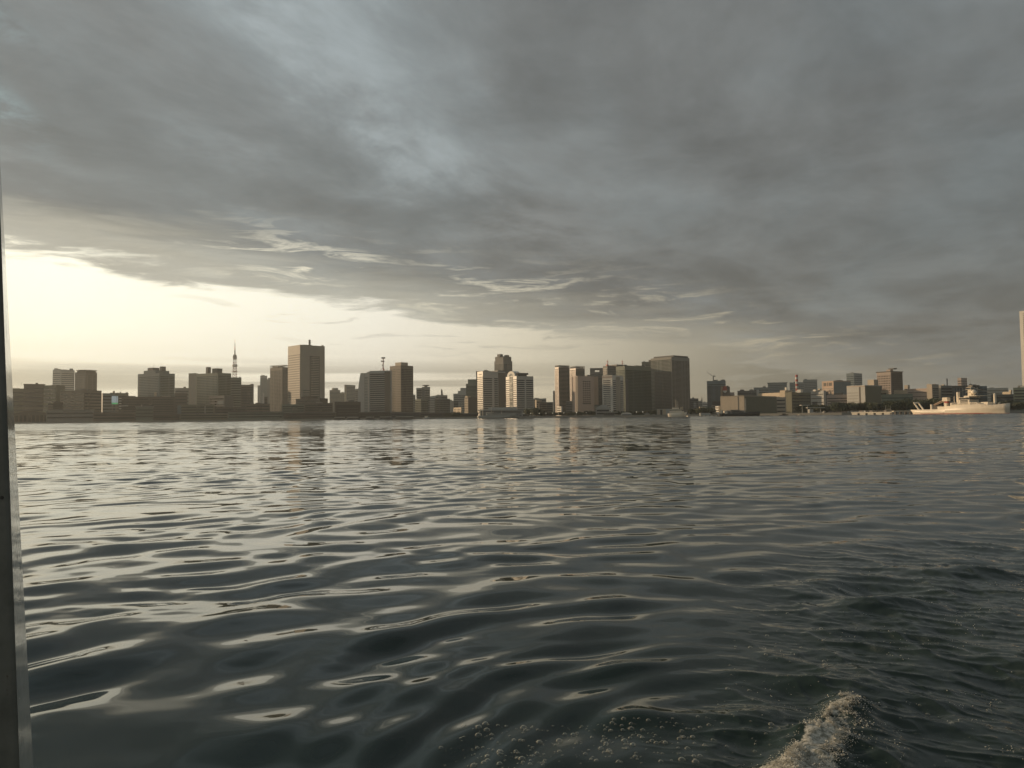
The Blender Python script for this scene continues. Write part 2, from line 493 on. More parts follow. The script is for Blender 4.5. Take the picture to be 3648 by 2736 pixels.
def make_water():
    Xg, Yg, Z, far, ch, un, fro = water_grid()
    nr, nc = Xg.shape
    co = np.stack([Xg, Yg, Z], -1).reshape(-1, 3)
    idx = np.arange(nr * nc).reshape(nr, nc)
    q = np.stack([idx[:-1, :-1], idx[:-1, 1:], idx[1:, 1:], idx[1:, :-1]], -1).reshape(-1, 4)
    # the rest of the bay, outside the fan: plain sheets butted against it
    ymin, ymax = float(Yg[0, 0]), float(Yg[-1, 0]); W = 30000.0
    wn, wf = float(Xg[0, -1]), float(Xg[-1, -1])
    ext = np.array([(-wn, ymin, 0), (wn, ymin, 0), (wf, ymax, 0), (-wf, ymax, 0),
                    (-W, -3000, 0), (W, -3000, 0), (W, 32000, 0), (-W, 32000, 0)])
    b = len(co); co = np.concatenate([co, ext])
    eq = np.array([[b + 4, b + 5, b + 1, b], [b + 1, b + 5, b + 6, b + 2], [b + 2, b + 6, b + 7, b + 3], [b + 3, b + 7, b + 4, b]])
    q = np.concatenate([q, eq])
    me = bpy.data.meshes.new('water')
    me.vertices.add(len(co)); me.vertices.foreach_set('co', co.ravel())
    me.loops.add(q.size); me.loops.foreach_set('vertex_index', q.ravel().astype(np.int32))
    me.polygons.add(len(q))
    me.polygons.foreach_set('loop_start', np.arange(0, q.size, 4, dtype=np.int32))
    me.polygons.foreach_set('use_smooth', np.ones(len(q), dtype=bool))
    me.update(calc_edges=True)
    for nm, arr, e in (('fine', far, 1.0), ('churn', ch, 0.0), ('unresolved', un, 1.0), ('froth', fro, 0.0)):
        a = me.attributes.new(nm, 'FLOAT', 'POINT')
        a.data.foreach_set('value', np.concatenate([arr.ravel(), np.full(8, e)]).astype(np.float32))
    me.materials.append(make_water_mat())
    o = bpy.data.objects.new('water', me); link(o)
    tag(o, kind='structure')
    return o
make_water()

# ------------------------------------------------------------------ facade materials
def wall_mat(name, col, rough=0.62, var=0.18, streak=0.12, metal=0.0, spec=0.4):
    m, nt, bs = new_mat(name)
    tc = nt.nodes.new('ShaderNodeTexCoord'); O = X(nt, tc.outputs['Object'])
    x, y, z = sep(nt, O)
    n1 = noise(nt, O, 0.06, 4, 0.6)
    n2 = noise(nt, vec(nt, x * 0.9, y * 0.9, z * 0.05), 0.5, 4, 0.65)      # rain streaks run down the wall
    f = (n1 - 0.5) * (var * 2) + (n2 - 0.5) * (streak * 2) + 1.0
    c = mixc(nt, 1.0, col, vec(nt, f, f, f), 'MULTIPLY')
    nt.links.new(c.v, bs.inputs['Base Color'])
    bs.inputs['Roughness'].default_value = rough; bs.inputs['Metallic'].default_value = metal
    bs.inputs['Specular IOR Level'].default_value = spec
    return m
def glass_mat(name, col, rough=0.12, spec=0.5, sc=0.25):
    m, nt, bs = new_mat(name)
    tc = nt.nodes.new('ShaderNodeTexCoord'); O = X(nt, tc.outputs['Object'])
    x, y, z = sep(nt, O)
    cell = nt.nodes.new('ShaderNodeTexVoronoi'); cell.feature = 'F1'; cell.distance = 'CHEBYCHEV'
    nt.links.new(O.v, cell.inputs['Vector']); cell.inputs['Scale'].default_value = sc
    g = sep(nt, X(nt, cell.outputs['Color']))[0]                           # blinds and rooms differ pane by pane
    f = g * 0.9 + 0.55
    c = mixc(nt, 1.0, col, vec(nt, f, f, f), 'MULTIPLY')
    nt.links.new(c.v, bs.inputs['Base Color'])
    nt.links.new((g * 0.10 + rough).v, bs.inputs['Roughness'])
    bs.inputs['Specular IOR Level'].default_value = spec
    return m
def glow_mat(name, col, e):
    m, nt, bs = new_mat(name)
    bs.inputs['Base Color'].default_value = (*[c * .5 for c in col], 1)
    bs.inputs['Emission Color'].default_value = (*col, 1); bs.inputs['Emission Strength'].default_value = e
    return m
M = dict(
    beige=wall_mat('beige_concrete', (0.42, 0.36, 0.28)), sand=wall_mat('sand_tile', (0.50, 0.41, 0.29)),
    brown=wall_mat('brown_tile', (0.135, 0.115, 0.09)), dbrown=wall_mat('dark_brown_tile', (0.075, 0.065, 0.053)), mid=wall_mat('dull_stone', (0.29, 0.26, 0.21)),
    grey=wall_mat('grey_concrete', (0.27, 0.26, 0.23)), dgrey=wall_mat('dark_grey_panel', (0.12, 0.12, 0.115)),
    lgrey=wall_mat('light_grey_panel', (0.42, 0.42, 0.39)), white=wall_mat('white_panel', (0.66, 0.63, 0.56)),
    tile=wall_mat('glazed_white_tile', (0.50, 0.475, 0.42), 0.42, 0.10, 0.06, spec=0.5), ptile=wall_mat('glazed_pink_tile', (0.46, 0.37, 0.31), 0.42, 0.1, 0.1, spec=0.5),
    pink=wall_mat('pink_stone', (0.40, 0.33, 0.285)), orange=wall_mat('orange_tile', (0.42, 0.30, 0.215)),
    green=wall_mat('green_grey_panel', (0.16, 0.19, 0.15)), blue=wall_mat('blue_grey_panel', (0.15, 0.19, 0.20)),
    olive=wall_mat('olive_panel', (0.17, 0.165, 0.115)), black=wall_mat('black_opening', (0.02, 0.02, 0.02)),
    glass=glass_mat('dark_window_glass', (0.022, 0.024, 0.025)), tglass=glass_mat('teal_curtain_glass', (0.045, 0.070, 0.066), 0.15),
    gglass=glass_mat('green_curtain_glass', (0.040, 0.056, 0.046), 0.18), bglass=glass_mat('bronze_glass', (0.055, 0.042, 0.028), 0.2),
    sglass=glass_mat('blue_curtain_glass', (0.045, 0.065, 0.078), 0.12),
    red=wall_mat('red_paint', (0.42, 0.06, 0.035), 0.5), rwhite=wall_mat('aged_white_paint', (0.62, 0.58, 0.52), 0.5),
    steel=wall_mat('grey_steel', (0.20, 0.20, 0.19), 0.45), roof=wall_mat('grey_roofing', (0.20, 0.20, 0.19)),
    asphalt=wall_mat('asphalt', (0.07, 0.07, 0.065), 0.9),
)

# ------------------------------------------------------------------ land behind the quay
SHORE = [(-900, 1210), (45, 1180), (450, 1160), (900, 1110), (1300, 1040), (1800, 960), (2200, 900), (2600, 840), (3000, 760), (3300, 730), (3648, 720), (4400, 720)]
def shoreY(px):
    for (a, b), (c, d) in zip(SHORE, SHORE[1:]):
        if px <= c: return b + (d - b) * max(px - a, 0) / (c - a)
    return SHORE[-1][1]
GZ = 2.2
def make_land():
    pts = [(at(p, 1500, Y).x, Y) for p, Y in SHORE]
    pts = [(-5000, pts[0][1] + 40)] + pts + [(6000, pts[-1][1])] + [(26000, 30000), (-26000, 30000)]
    mb = MB(); mb.prism(pts, -3.0, GZ)
    o = mb.build('land', M['asphalt']); tag(o, kind='structure')
make_land()

# ------------------------------------------------------------------ buildings
def az_of(px): return math.atan((px - PW / 2) / F)

BLDS = []
class Bld:
    def __init__(s, name, label, cat, xl, xc, xr, top, Y, a=45, wall='grey', depth=None, group=None, zb=None, base=None):
        s.label = label
        zb = GZ if zb is None else zb
        if base is not None: zb = at((xl + xr) / 2, base, Y).z
        mid = (xl + xr) / 2
        if xc is None:
            az = az_of(mid); yaw = az
            c = at(mid, top, Y); t = Vector((math.cos(az), -math.sin(az), 0))
            w = []
            for px in (xl, xr):
                r = ray(px, top); n = Vector((math.sin(az), math.cos(az), 0))
                k = (Vector((c.x, c.y, 0)).dot(n)) / (Vector((r.x, r.y, 0)).dot(n))
                w.append((Vector((r.x * k, r.y * k, 0)) - Vector((c.x, c.y, 0))).dot(t))
            s.L = w[1] - w[0]; s.R = depth or max(12.0, s.L * 0.55)
            s.H = c.z - zb
            fx = t; fy = Vector((math.sin(az), math.cos(az), 0))
            org = Vector((c.x, c.y, 0)) + fx * ((w[0] + w[1]) / 2) + fy * (s.R / 2)
        else:
            yaw = R(a)
            P = at(xc, top, Y)
            rl, rr = ray(xl, top), ray(xr, top); t0, t1 = rl.x / rl.y, rr.x / rr.y
            s.L = (P.x - t0 * Y) / (math.cos(yaw) + t0 * math.sin(yaw))
            s.R = (t1 * Y - P.x) / (math.sin(yaw) - t1 * math.cos(yaw))
            s.H = P.z - zb
            fx = Vector((math.cos(yaw), -math.sin(yaw), 0)); fy = Vector((math.sin(yaw), math.cos(yaw), 0))
            org = Vector((P.x, P.y, 0)) - fx * (s.L / 2) + fy * (s.R / 2)
        s.yaw, s.zb = yaw, zb
        s.root = empty(name, (org.x, org.y, zb), -yaw)
        s.inv = Matrix.Rotation(yaw, 4, 'Z') @ Matrix.Translation((-org.x, -org.y, -zb))
        s.Yc = org.y; s.wallm = M[wall]
        tag(s.root, label, cat, group)
        mb = MB(); mb.box(-s.L / 2, s.L / 2, -s.R / 2, s.R / 2, 0, s.H)
        # parapet so that the roof edge is not a bare box
        pw, ph = 0.5, 1.2
        if s.H > 14:
            for q in ((-s.L / 2, s.L / 2, -s.R / 2, -s.R / 2 + pw), (-s.L / 2, s.L / 2, s.R / 2 - pw, s.R / 2)):
                mb.box(*q, s.H, s.H + ph * .6)
            for q in ((-s.L / 2, -s.L / 2 + pw, -s.R / 2 + pw, s.R / 2 - pw), (s.L / 2 - pw, s.L / 2, -s.R / 2 + pw, s.R / 2 - pw)):
                mb.box(*q, s.H, s.H + ph * .6)
        s.body = mb.build('wall', s.wallm, s.root)
        BLDS.append(s)
    def rows(s, name, mb, mat, n, z0, z1):
        if n < 1: return
        n = min(n, 50)
        step = (z1 - z0) / n
        o = mb.build(name, mat, s.root, loc=(0, 0, z0 + step * 0.5))
        for i in range(1, n):
            c = o.copy(); COL.objects.link(c); c.parent = s.root; c.location = (0, 0, z0 + step * (i + 0.5))
    def bands(s, face='L', n=18, u=(0.04, 0.96), z=(0.04, 0.95), duty=0.5, mat='glass', pr=0.3, name='window_band'):
        z0, z1 = z[0] * s.H, z[1] * s.H
        h = (z1 - z0) / n * duty / 2
        mb = MB()
        if face == 'L': mb.box(-s.L / 2 + u[0] * s.L, -s.L / 2 + u[1] * s.L, -s.R / 2 - pr, -s.R / 2 + 0.05, -h, h)
        else: mb.box(s.L / 2 - 0.05, s.L / 2 + pr, -s.R / 2 + u[0] * s.R, -s.R / 2 + u[1] * s.R, -h, h)
        s.rows(name, mb, M[mat], n, z0, z1)
        return s
    def piers(s, face='L', k=8, u=(0.04, 0.96), z=(0.04, 0.95), w=0.3, mat=None, pr=0.35, name='pier'):
        m = M[mat] if mat else s.wallm
        z0, z1 = z[0] * s.H, z[1] * s.H
        W = s.L if face == 'L' else s.R
        a0, a1 = (u[0] - .5) * W, (u[1] - .5) * W
        hw = (a1 - a0) / k * w / 2
        mb = MB()
        if face == 'L': mb.box(-hw, hw, -s.R / 2 - pr, -s.R / 2 + 0.03, z0, z1)
        else: mb.box(s.L / 2 - 0.03, s.L / 2 + pr, -hw, hw, z0, z1)
        o = None
        for i in range(k + 1):
            p = a0 + (a1 - a0) * i / k
            if o is None: o = mb.build(name, m, s.root); c = o
            else: c = o.copy(); COL.objects.link(c); c.parent = s.root
            c.location = (p, 0, 0) if face == 'L' else (0, p, 0)
        return s
    def panel(s, face, u, z, mat, pr=0.2, name='panel'):
        mb = MB(); z0, z1 = z[0] * s.H, z[1] * s.H
        if face == 'L': mb.box((u[0] - .5) * s.L, (u[1] - .5) * s.L, -s.R / 2 - pr, -s.R / 2 + .04, z0, z1)
        else: mb.box(s.L / 2 - .04, s.L / 2 + pr, (u[0] - .5) * s.R, (u[1] - .5) * s.R, z0, z1)
        mb.build(name, M[mat], s.root); return s
    def local(s, p): return s.inv @ p
    def rbox(s, x0, x1, top, mat=None, base=None, name='rooftop_box', dy=0.0):
        """a box on the roof that spans these photograph columns"""
        Y = s.Yc + dy
        c = at((x0 + x1) / 2, top, Y); az = az_of((x0 + x1) / 2)
        W = (x1 - x0) * Y / F / math.cos(az)
        rel = s.yaw - az
        side = W * math.cos(az) / (abs(math.cos(rel)) + abs(math.sin(rel))) if abs(rel) > 0.05 else W * math.cos(az)
        side = min(side, s.R * 1.0) if abs(rel) > 0.05 else side
        dep = min(side, s.R * 0.9)
        if base is not None: zb = at((x0 + x1) / 2, base, Y).z - s.zb
        else: zb = s.H
        q = s.local(c); mb = MB()
        h = q.z
        if h <= zb + 0.2: h = zb + 1.5
        mb.box(q.x - side / 2, q.x + side / 2, q.y - dep / 2, q.y + dep / 2, zb + 0.02, h)
        mb.build(name, M[mat] if mat else s.wallm, s.root); return s
    def mast(s, px, top, r=0.5, mat='steel', name='mast', dy=0.0, dishes=0):
        q = s.local(at(px, top, s.Yc + dy)); mb = MB()
        mb.tube((q.x, q.y, s.H), (q.x, q.y, q.z), r, r * 0.6, 6)
        o = mb.build(name, M[mat], s.root)
        return s
    def slab(s, over, th, z, mat=None, name='roof_slab', lift=0.0):
        mb = MB(); mb.box(-s.L / 2 - over, s.L / 2 + over, -s.R / 2 - over, s.R / 2 + over, s.H * z + lift, s.H * z + lift + th)
        mb.build(name, M[mat] if mat else s.wallm, s.root); return s
    def crown(s, h, k=6, mat=None):
        """open frame of posts and a ring beam round the roof"""
        m = M[mat] if mat else s.wallm
        mb = MB()
        for i in range(k + 1):
            x = -s.L / 2 + 0.5 + (s.L - 1) * i / k
            for y in (-s.R / 2 + .5, s.R / 2 - .5): mb.box(x - .4, x + .4, y - .4, y + .4, s.H + .7, s.H + h)
            y = -s.R / 2 + 0.5 + (s.R - 1) * i / k
            for x in (-s.L / 2 + .5, s.L / 2 - .5):
                if 0 < i < k: mb.box(x - .4, x + .4, y - .4, y + .4, s.H + .7, s.H + h)
        mb.box(-s.L / 2, s.L / 2, -s.R / 2, -s.R / 2 + 1, s.H + h, s.H + h + 1.2)
        mb.box(-s.L / 2, s.L / 2, s.R / 2 - 1, s.R / 2, s.H + h, s.H + h + 1.2)
        mb.box(-s.L / 2, -s.L / 2 + 1, -s.R / 2 + 1, s.R / 2 - 1, s.H + h, s.H + h + 1.2)
        mb.box(s.L / 2 - 1, s.L / 2, -s.R / 2 + 1, s.R / 2 - 1, s.H + h, s.H + h + 1.2)
        mb.build('roof_crown', m, s.root)
        return s
T, OB, AP, WH = 'office_tower', 'office_block', 'apartment_tower', 'warehouse'
tw, bl, ap, wh = 'tower', 'building', 'apartment tower', 'warehouse'

# ---- far left group
Bld(OB, 'low dim block at the far left edge of the skyline, right beside the white post', bl, -60, None, 92, 1385, 1500, wall='olive').bands('L', 7, duty=.35)
b = Bld(OB, 'wide low dark block with a bowed roof and small box, far left', bl, 85, None, 160, 1371, 1480, wall='brown').bands('L', 8, duty=.35)
b.rbox(90, 156, 1368.5, name='roof_hump').rbox(127, 135, 1364)
b.mast(77, 1359, .3, name='roof_crane_jib')
Bld(OB, 'dim flat block with two pale roof hatches below the pair of far left towers', bl, 156, 200, 232, 1373, 1440, 22, 'olive').bands('L', 8, duty=.4).rbox(158, 170, 1384, 'lgrey', 1387, name='roof_hatch').rbox(176, 183, 1384.5, 'lgrey', 1387, name='roof_hatch')
Bld(OB, 'long dim brown block stretching in front of the pair of far left towers', bl, 214, 300, 362, 1391, 1400, 22, 'brown').bands('L', 9, duty=.35).bands('R', 9, duty=.35)
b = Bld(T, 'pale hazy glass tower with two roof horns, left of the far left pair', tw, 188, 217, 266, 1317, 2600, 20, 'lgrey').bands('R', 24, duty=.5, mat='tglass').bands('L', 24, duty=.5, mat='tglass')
b.rbox(194, 206, 1312, name='roof_horn').rbox(248, 260, 1313, name='roof_horn')
b = Bld(T, 'dark brown tower under a thin roof disk, right of the far left pair', tw, 267, 305, 346, 1326, 1900, 24, 'dbrown').bands('R', 26, duty=.55, mat='bglass').bands('L', 26, duty=.55, mat='bglass')
b.rbox(276, 340, 1322.5, 'dbrown', name='roof_core')
q = b.local(at(309, 1321, b.Yc)); mb = MB(); mb.lathe(q.x, q.y, [(16, q.z - .8), (24, q.z), (24, q.z + 1.0), (18, q.z + 1.6)], 24); mb.build('roof_disk', M['dgrey'], b.root)
for i in range(3):
    mb = MB(); mb.box(b.L / 2 + .3, b.L / 2 + 5, b.R / 2 - 3, b.R / 2 + 1, b.H * (.17 + .08 * i), b.H * (.17 + .08 * i) + 1.2); mb.build('balcony', M['grey'], b.root)
b = Bld(OB, 'small grey block with a square chimney box beside the lit screen', bl, 360, 366, 412, 1402, 1500, 50, 'blue').bands('R', 8, duty=.4)
b.rbox(392, 402, 1399).rbox(402, 409, 1393, 'dbrown', name='chimney')
Bld(OB, 'small olive block just right of the lit billboard screen', bl, 409, None, 458, 1401.5, 1540, wall='olive').bands('L', 8, duty=.3)
# striped stair with lit landings
b = Bld(OB, 'slim stair tower with bright striped landings beside the lit screen', bl, 423, None, 434, 1413, 1330, wall='dbrown', depth=8)
b.bands('L', 5, (0.1, .9), (.46, .98), .36, 'white', .5, 'landing')
b = Bld(OB, 'long low dark brown block running under the twin-boxed dark tower', bl, 433, None, 626, 1415, 1350, wall='dbrown', depth=40).bands('L', 9, duty=.35).panel('L', (.0, .12), (.62, .66), 'lgrey', 1.2, 'canopy')
Bld(OB, 'dark block with striped pale balconies near the left end of the quay', bl, 171, None, 190, 1439, 1230, wall='dbrown', depth=14).bands('L', 5, (.05, .95), (.35, .95), .3, 'beige', .5, 'balcony')
Bld(OB, 'nearly black little block with a stepped roof behind the left quay', bl, 190, None, 225, 1434, 1240, wall='dbrown', depth=20).rbox(196, 216, 1430)

# ---- dark tower with boxes
b = Bld(T, 'dark slate tower with stepped roof and two dark rooftop boxes, right of the lit screen', tw, 491, 568, 623, 1330, 1560, 28, 'blue')
b.bands('L', 26, duty=.5, mat='tglass').bands('R', 26, duty=.5, mat='gglass', u=(.06, .97))
b.rbox(512, 603, 1321.5, name='roof_step').rbox(528, 566, 1311, 'dgrey', base=1321.5, name='plant_room', dy=-8).rbox(570, 590, 1306, 'dgrey', base=1321.5, name='plant_room', dy=-8)
b.mast(548, 1294, .25, name='antenna').mast(573, 1293, .25, name='antenna')
b.panel('L', (.78, .88), (.52, .60), 'sand', .3, 'painted_reflection')  # sand panel paints a bright reflection on the left face
Bld(OB, 'low hazy block with a roof crane between the two dark slate towers', bl, 623, None, 678, 1383, 1900, wall='grey').rbox(654, 662, 1378, 'dgrey').bands('L', 9, duty=.4)
Bld(OB, 'dark reddish block in front of the gap between the two dark slate towers', bl, 622, None, 667, 1402, 1480, wall='dbrown').bands('L', 8, duty=.3)

Bld(T, 'pale plain slab tower showing as a light strip left of the green slate tower', tw, 672, None, 706, 1331, 1900, wall='beige', depth=30)
b = Bld(T, 'green slate tower with two square rooftop boxes, just left of the red lattice tower', tw, 699, 777, 824, 1329, 1540, 30, 'green')
b.bands('L', 26, duty=.6, mat='tglass').bands('R', 26, duty=.6, mat='gglass')
b.rbox(734, 751, 1308, 'dgrey', name='plant_room', dy=-8).rbox(757, 791, 1313, 'dgrey', name='plant_room', dy=-8)
b = Bld(OB, 'grey block right at the foot of the red lattice tower', bl, 822, None, 860, 1346, 1640, wall='green').bands('L', 16, duty=.45)
b.mast(855, 1338, .4, name='antenna')
Bld(OB, 'brown block with fine floor stripes and a corner roof box, right of the lattice tower', bl, 858, None, 904, 1372, 1560, wall='brown', depth=34).bands('L', 20, duty=.5).rbox(892, 903, 1368)
Bld(OB, 'dark low block below the green slate tower', bl, 745, 800, 832, 1411, 1380, 30, 'dgrey').bands('L', 8, duty=.4).panel('L', (.55, .95), (.66, .80), 'blue', .4, 'light_panel')
Bld(OB, 'dim wide block with white vertical sign strip, below the green slate tower', bl, 632, None, 765, 1443, 1260, wall='olive', depth=40).bands('L', 5, duty=.35).panel('L', (.73, .745), (.2, .95), 'white', .4, 'sign_strip').panel('L', (.0, .1), (.0, .98), 'blue', .35, 'wall_bay')
Bld(OB, 'dark low block with a small orange doorway, below the striped brown block', bl, 765, None, 880, 1452, 1270, wall='dbrown', depth=40).bands('L', 4, duty=.4).panel('L', (.16, .26), (.05, .4), 'orange', .4, 'doorway')  # the doorway is an orange-coloured panel
Bld(OB, 'low mixed brown block behind the quay, right of the orange doorway', bl, 875, None, 962, 1440, 1290, wall='brown', depth=40).bands('L', 5, duty=.4)

# ---- lattice tower
def lattice_tower():
    Y = 3150.0
    c = at(836.5, 1300, Y); k = Y / F
    zt = lambda py: at(836.5, py, Y).z
    root = empty('lattice_tower', (c.x, c.y, GZ), R(20))
    tag(root, 'tall red and white steel lattice broadcast tower with a needle top', 'tower')
    prof = [(0, 40), (40, 25), (80, 17), (120, 11.5), (150, 9.5), (200, 7.0), (225, 6.0), (250, 5.2)]
    def half(z):
        for (a, b_), (c_, d) in zip(prof, prof[1:]):
            if z <= c_: return b_ + (d - b_) * (z - a) / (c_ - a)
        return prof[-1][1]
    # eight storeys of lattice in alternating paint
    zs = [0, 20, 42, 62, 82, 100, 117, 134, 150, 164, 178, 191, 204, 216, 228, 240, 252]
    for i in range(len(zs) - 1):
        z0, z1 = zs[i], zs[i + 1]; a, b_ = half(z0), half(z1); mb = MB()
        P0 = [(a, a), (-a, a), (-a, -a), (a, -a)]; P1 = [(b_, b_), (-b_, b_), (-b_, -b_), (b_, -b_)]
        for j in range(4):
            j2 = (j + 1) % 4
            mb.tube((*P0[j], z0), (*P1[j], z1), 1.1, 1.1, 5)
            mb.tube((*P0[j], z0), (*P1[j2], z1), .55, .55, 4); mb.tube((*P0[j2], z0), (*P1[j], z1), .55, .55, 4)
            mb.tube((*P1[j], z1), (*P1[j2], z1), .7, .7, 4)
        mb.build('lattice_stage', M['red'] if i % 2 == 0 else M['rwhite'], root)
    mb = MB(); mb.box(-13, 13, -13, 13, 145, 153); mb.build('main_deck', M['rwhite'], root)
    mb = MB(); mb.lathe(0, 0, [(8, 221), (10.5, 224), (10.5, 230), (8, 233)], 12); mb.build('upper_deck', M['rwhite'], root)
    mb = MB(); mb.lathe(0, 0, [(6.5, 200), (12, 200.5), (12, 202), (6.5, 202.5)], 12); mb.build('gallery_ring', M['red'], root)
    mb = MB(); mb.lathe(0, 0, [(3, 252), (7.5, 254), (8.2, 262), (7.5, 270), (3, 274)], 12); mb.build('antenna_drum', M['dgrey'], root)
    for i, (z0, z1, r0, r1) in enumerate(((274, 292, 2.9, 2.3), (292, 308, 2.1, 1.6), (308, 322, 1.4, 1.0), (322, 339, .8, .3))):
        mb = MB(); mb.tube((0, 0, z0), (0, 0, z1), r0, r1, 6); mb.build('antenna_section', M['red'] if i % 2 else M['dgrey'], root)
lattice_tower()

# ---- between the lattice tower and the big tower
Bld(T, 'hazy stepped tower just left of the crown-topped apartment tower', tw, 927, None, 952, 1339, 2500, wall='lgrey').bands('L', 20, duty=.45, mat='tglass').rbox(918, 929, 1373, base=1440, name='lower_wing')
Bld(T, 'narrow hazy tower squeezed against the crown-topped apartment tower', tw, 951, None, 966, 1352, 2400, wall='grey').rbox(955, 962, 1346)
b = Bld(AP, 'brown apartment tower with an open frame crown, left of the big lit-sided tower', ap, 962, 1006, 1030, 1309, 1950, 35, 'brown')
b.bands('L', 34, duty=.5).bands('R', 34, duty=.5).piers('L', 7, w=.25).piers('R', 4, w=.3).crown(5.5, 6).rbox(970, 1014, 1305, 'dbrown', name='roof_core')
b = Bld('chimney_stack', 'slim chimney stack with a shining top and red foot, below the hazy stepped tower', 'chimney', 935.5, None, 941.5, 1401, 1420, wall='rwhite', depth=3.2)
mb = MB(); mb.box(-b.L / 2 - .15, b.L / 2 + .15, -b.R / 2 - .15, b.R / 2 + .15, b.H * .05, b.H * .42); mb.build('red_section', M['red'], b.root)
mb = MB(); mb.box(-b.L / 2 - .15, b.L / 2 + .15, -b.R / 2 - .15, b.R / 2 + .15, b.H * .46, b.H * .60); mb.build('dark_section', M['green'], b.root)
Bld(OB, 'dark block beside the slim chimney stack', bl, 941, None, 953, 1414, 1430, wall='dbrown', depth=14).bands('L', 6, duty=.4)

b = Bld(T, 'tallest broad dark tower with a sunlit striped left face and a stub mast', tw, 1026, 1069, 1157, 1229, 1720, 46, 'mid')
b.bands('L', 27, (.0, 1.0), (.03, .885), .50, 'dbrown', .35)
b.bands('R', 34, (.44, .76), (.04, .84), .55, 'glass', .25)
b.bands('R', 15, (.10, .38), (.04, .40), .50, 'tglass', .22)
b.panel('R', (.38, .44), (.0, .86), 'dbrown', .3, 'dark_shaft').panel('R', (.76, .79), (.0, .86), 'dbrown', .3, 'dark_shaft').panel('R', (.44, .76), (.84, .86), 'dbrown', .3, 'dark_lintel')
q = b.local(at(1103, 1210, b.Yc - 18)); mb = MB()
mb.lathe(q.x, q.y, [(2.2, b.H), (2.2, q.z - 9), (2.8, q.z - 8.5), (2.8, q.z - 6.5), (2.0, q.z - 6), (2.0, q.z - 4), (2.6, q.z - 3.5), (2.4, q.z - 1), (1.2, q.z)], 12); mb.build('stub_mast', M['dgrey'], b.root)
b.rbox(1145, 1152, 1229.5, name='roof_unit')
Bld(OB, 'dark podium block wrapped around the foot of the big lit-sided tower', bl, 1054, 1140, 1168, 1420, 1330, 25, 'dbrown').bands('L', 7, duty=.4).rbox(1066, 1138, 1413, 'dbrown', name='upper_storey').rbox(1140, 1152, 1415, 'grey', name='plant_room')
Bld(OB, 'low dark green block left of the finned block on the quay', bl, 1004, None, 1086, 1442, 1240, wall='green', depth=36).bands('L', 6, duty=.4).rbox(1000, 1005, 1441, 'beige', base=1470, name='pale_corner')
Bld(OB, 'low brown block with closely set vertical fins behind the quay', bl, 1084, None, 1186, 1437, 1230, wall='brown', depth=36).bands('L', 6, duty=.5).piers('L', 24, w=.3)
b = Bld(OB, 'squat dark block framed like a wide gateway, below the two hazy towers', bl, 1192, None, 1285, 1433, 1200, wall='dbrown', depth=36)
b.panel('L', (.06, .95), (.02, .84), 'black', .3, 'gate_recess').bands('L', 4, (.12, .90), (.05, .70), .12, 'dgrey', .5)

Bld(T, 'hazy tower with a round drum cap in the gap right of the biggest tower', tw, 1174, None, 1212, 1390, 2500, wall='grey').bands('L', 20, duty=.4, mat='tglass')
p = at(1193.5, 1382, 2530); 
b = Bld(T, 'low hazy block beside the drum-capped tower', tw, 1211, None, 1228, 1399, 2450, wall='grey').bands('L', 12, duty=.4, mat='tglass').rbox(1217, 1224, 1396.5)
b = [o for o in bpy.data.objects if o.get('label', '').startswith('hazy tower with a round drum')][0]
mb = MB(); iv = Matrix.Rotation(az_of(1193), 4, 'Z') @ Matrix.Translation(-b.location); q = iv @ p
mb.lathe(q.x, q.y, [(10.5, q.z - 8.5), (10.5, q.z - 1.5), (9, q.z - .3), (5, q.z)], 20); mb.build('drum_cap', M['grey'], b)
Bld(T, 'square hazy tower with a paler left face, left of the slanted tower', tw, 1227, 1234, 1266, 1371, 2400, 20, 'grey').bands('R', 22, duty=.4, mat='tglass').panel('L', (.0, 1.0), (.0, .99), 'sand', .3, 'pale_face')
Bld(OB, 'hazy flat block at the foot of the slanted tower', bl, 1265, None, 1282, 1387, 2350, wall='grey').mast(1270, 1380, .4, name='antenna').bands('L', 14, duty=.4)
# slanted tower
Y = 2150
az = az_of(1297); c = at(1297, 1329, Y)
root = empty('office_tower', (c.x, c.y, GZ), -az); tag(root, 'hazy tower whose left side leans inward, half hidden by the striped slab', 'tower')
k = Y / F; H = c.z - GZ
def zpx(py): return at(1297, py, Y).z - GZ
pts = [(-23 * k, 0), (20 * k, 0), (20 * k, zpx(1327)), (9 * k, zpx(1327)), (9 * k, zpx(1330)), (-12 * k, zpx(1330)), (-14.5 * k, zpx(1342)), (-18 * k, zpx(1365)), (-21 * k, zpx(1390))]
mb = MB(); mb.extr(pts, -16, 16); mb.build('wall', M['lgrey'], root)
mb = MB(); mb.box(0.5 * k, 1.4 * k, -16.4, -15.9, 0, zpx(1331)); mb.build('recess', M['dgrey'], root)
for i in range(26):
    z = H * (.05 + .034 * i); mb = MB(); mb.box(2 * k, 19 * k, -16.25, -15.95, z - 1.0, z + 1.0); mb.build('window_band', M['tglass'], root)

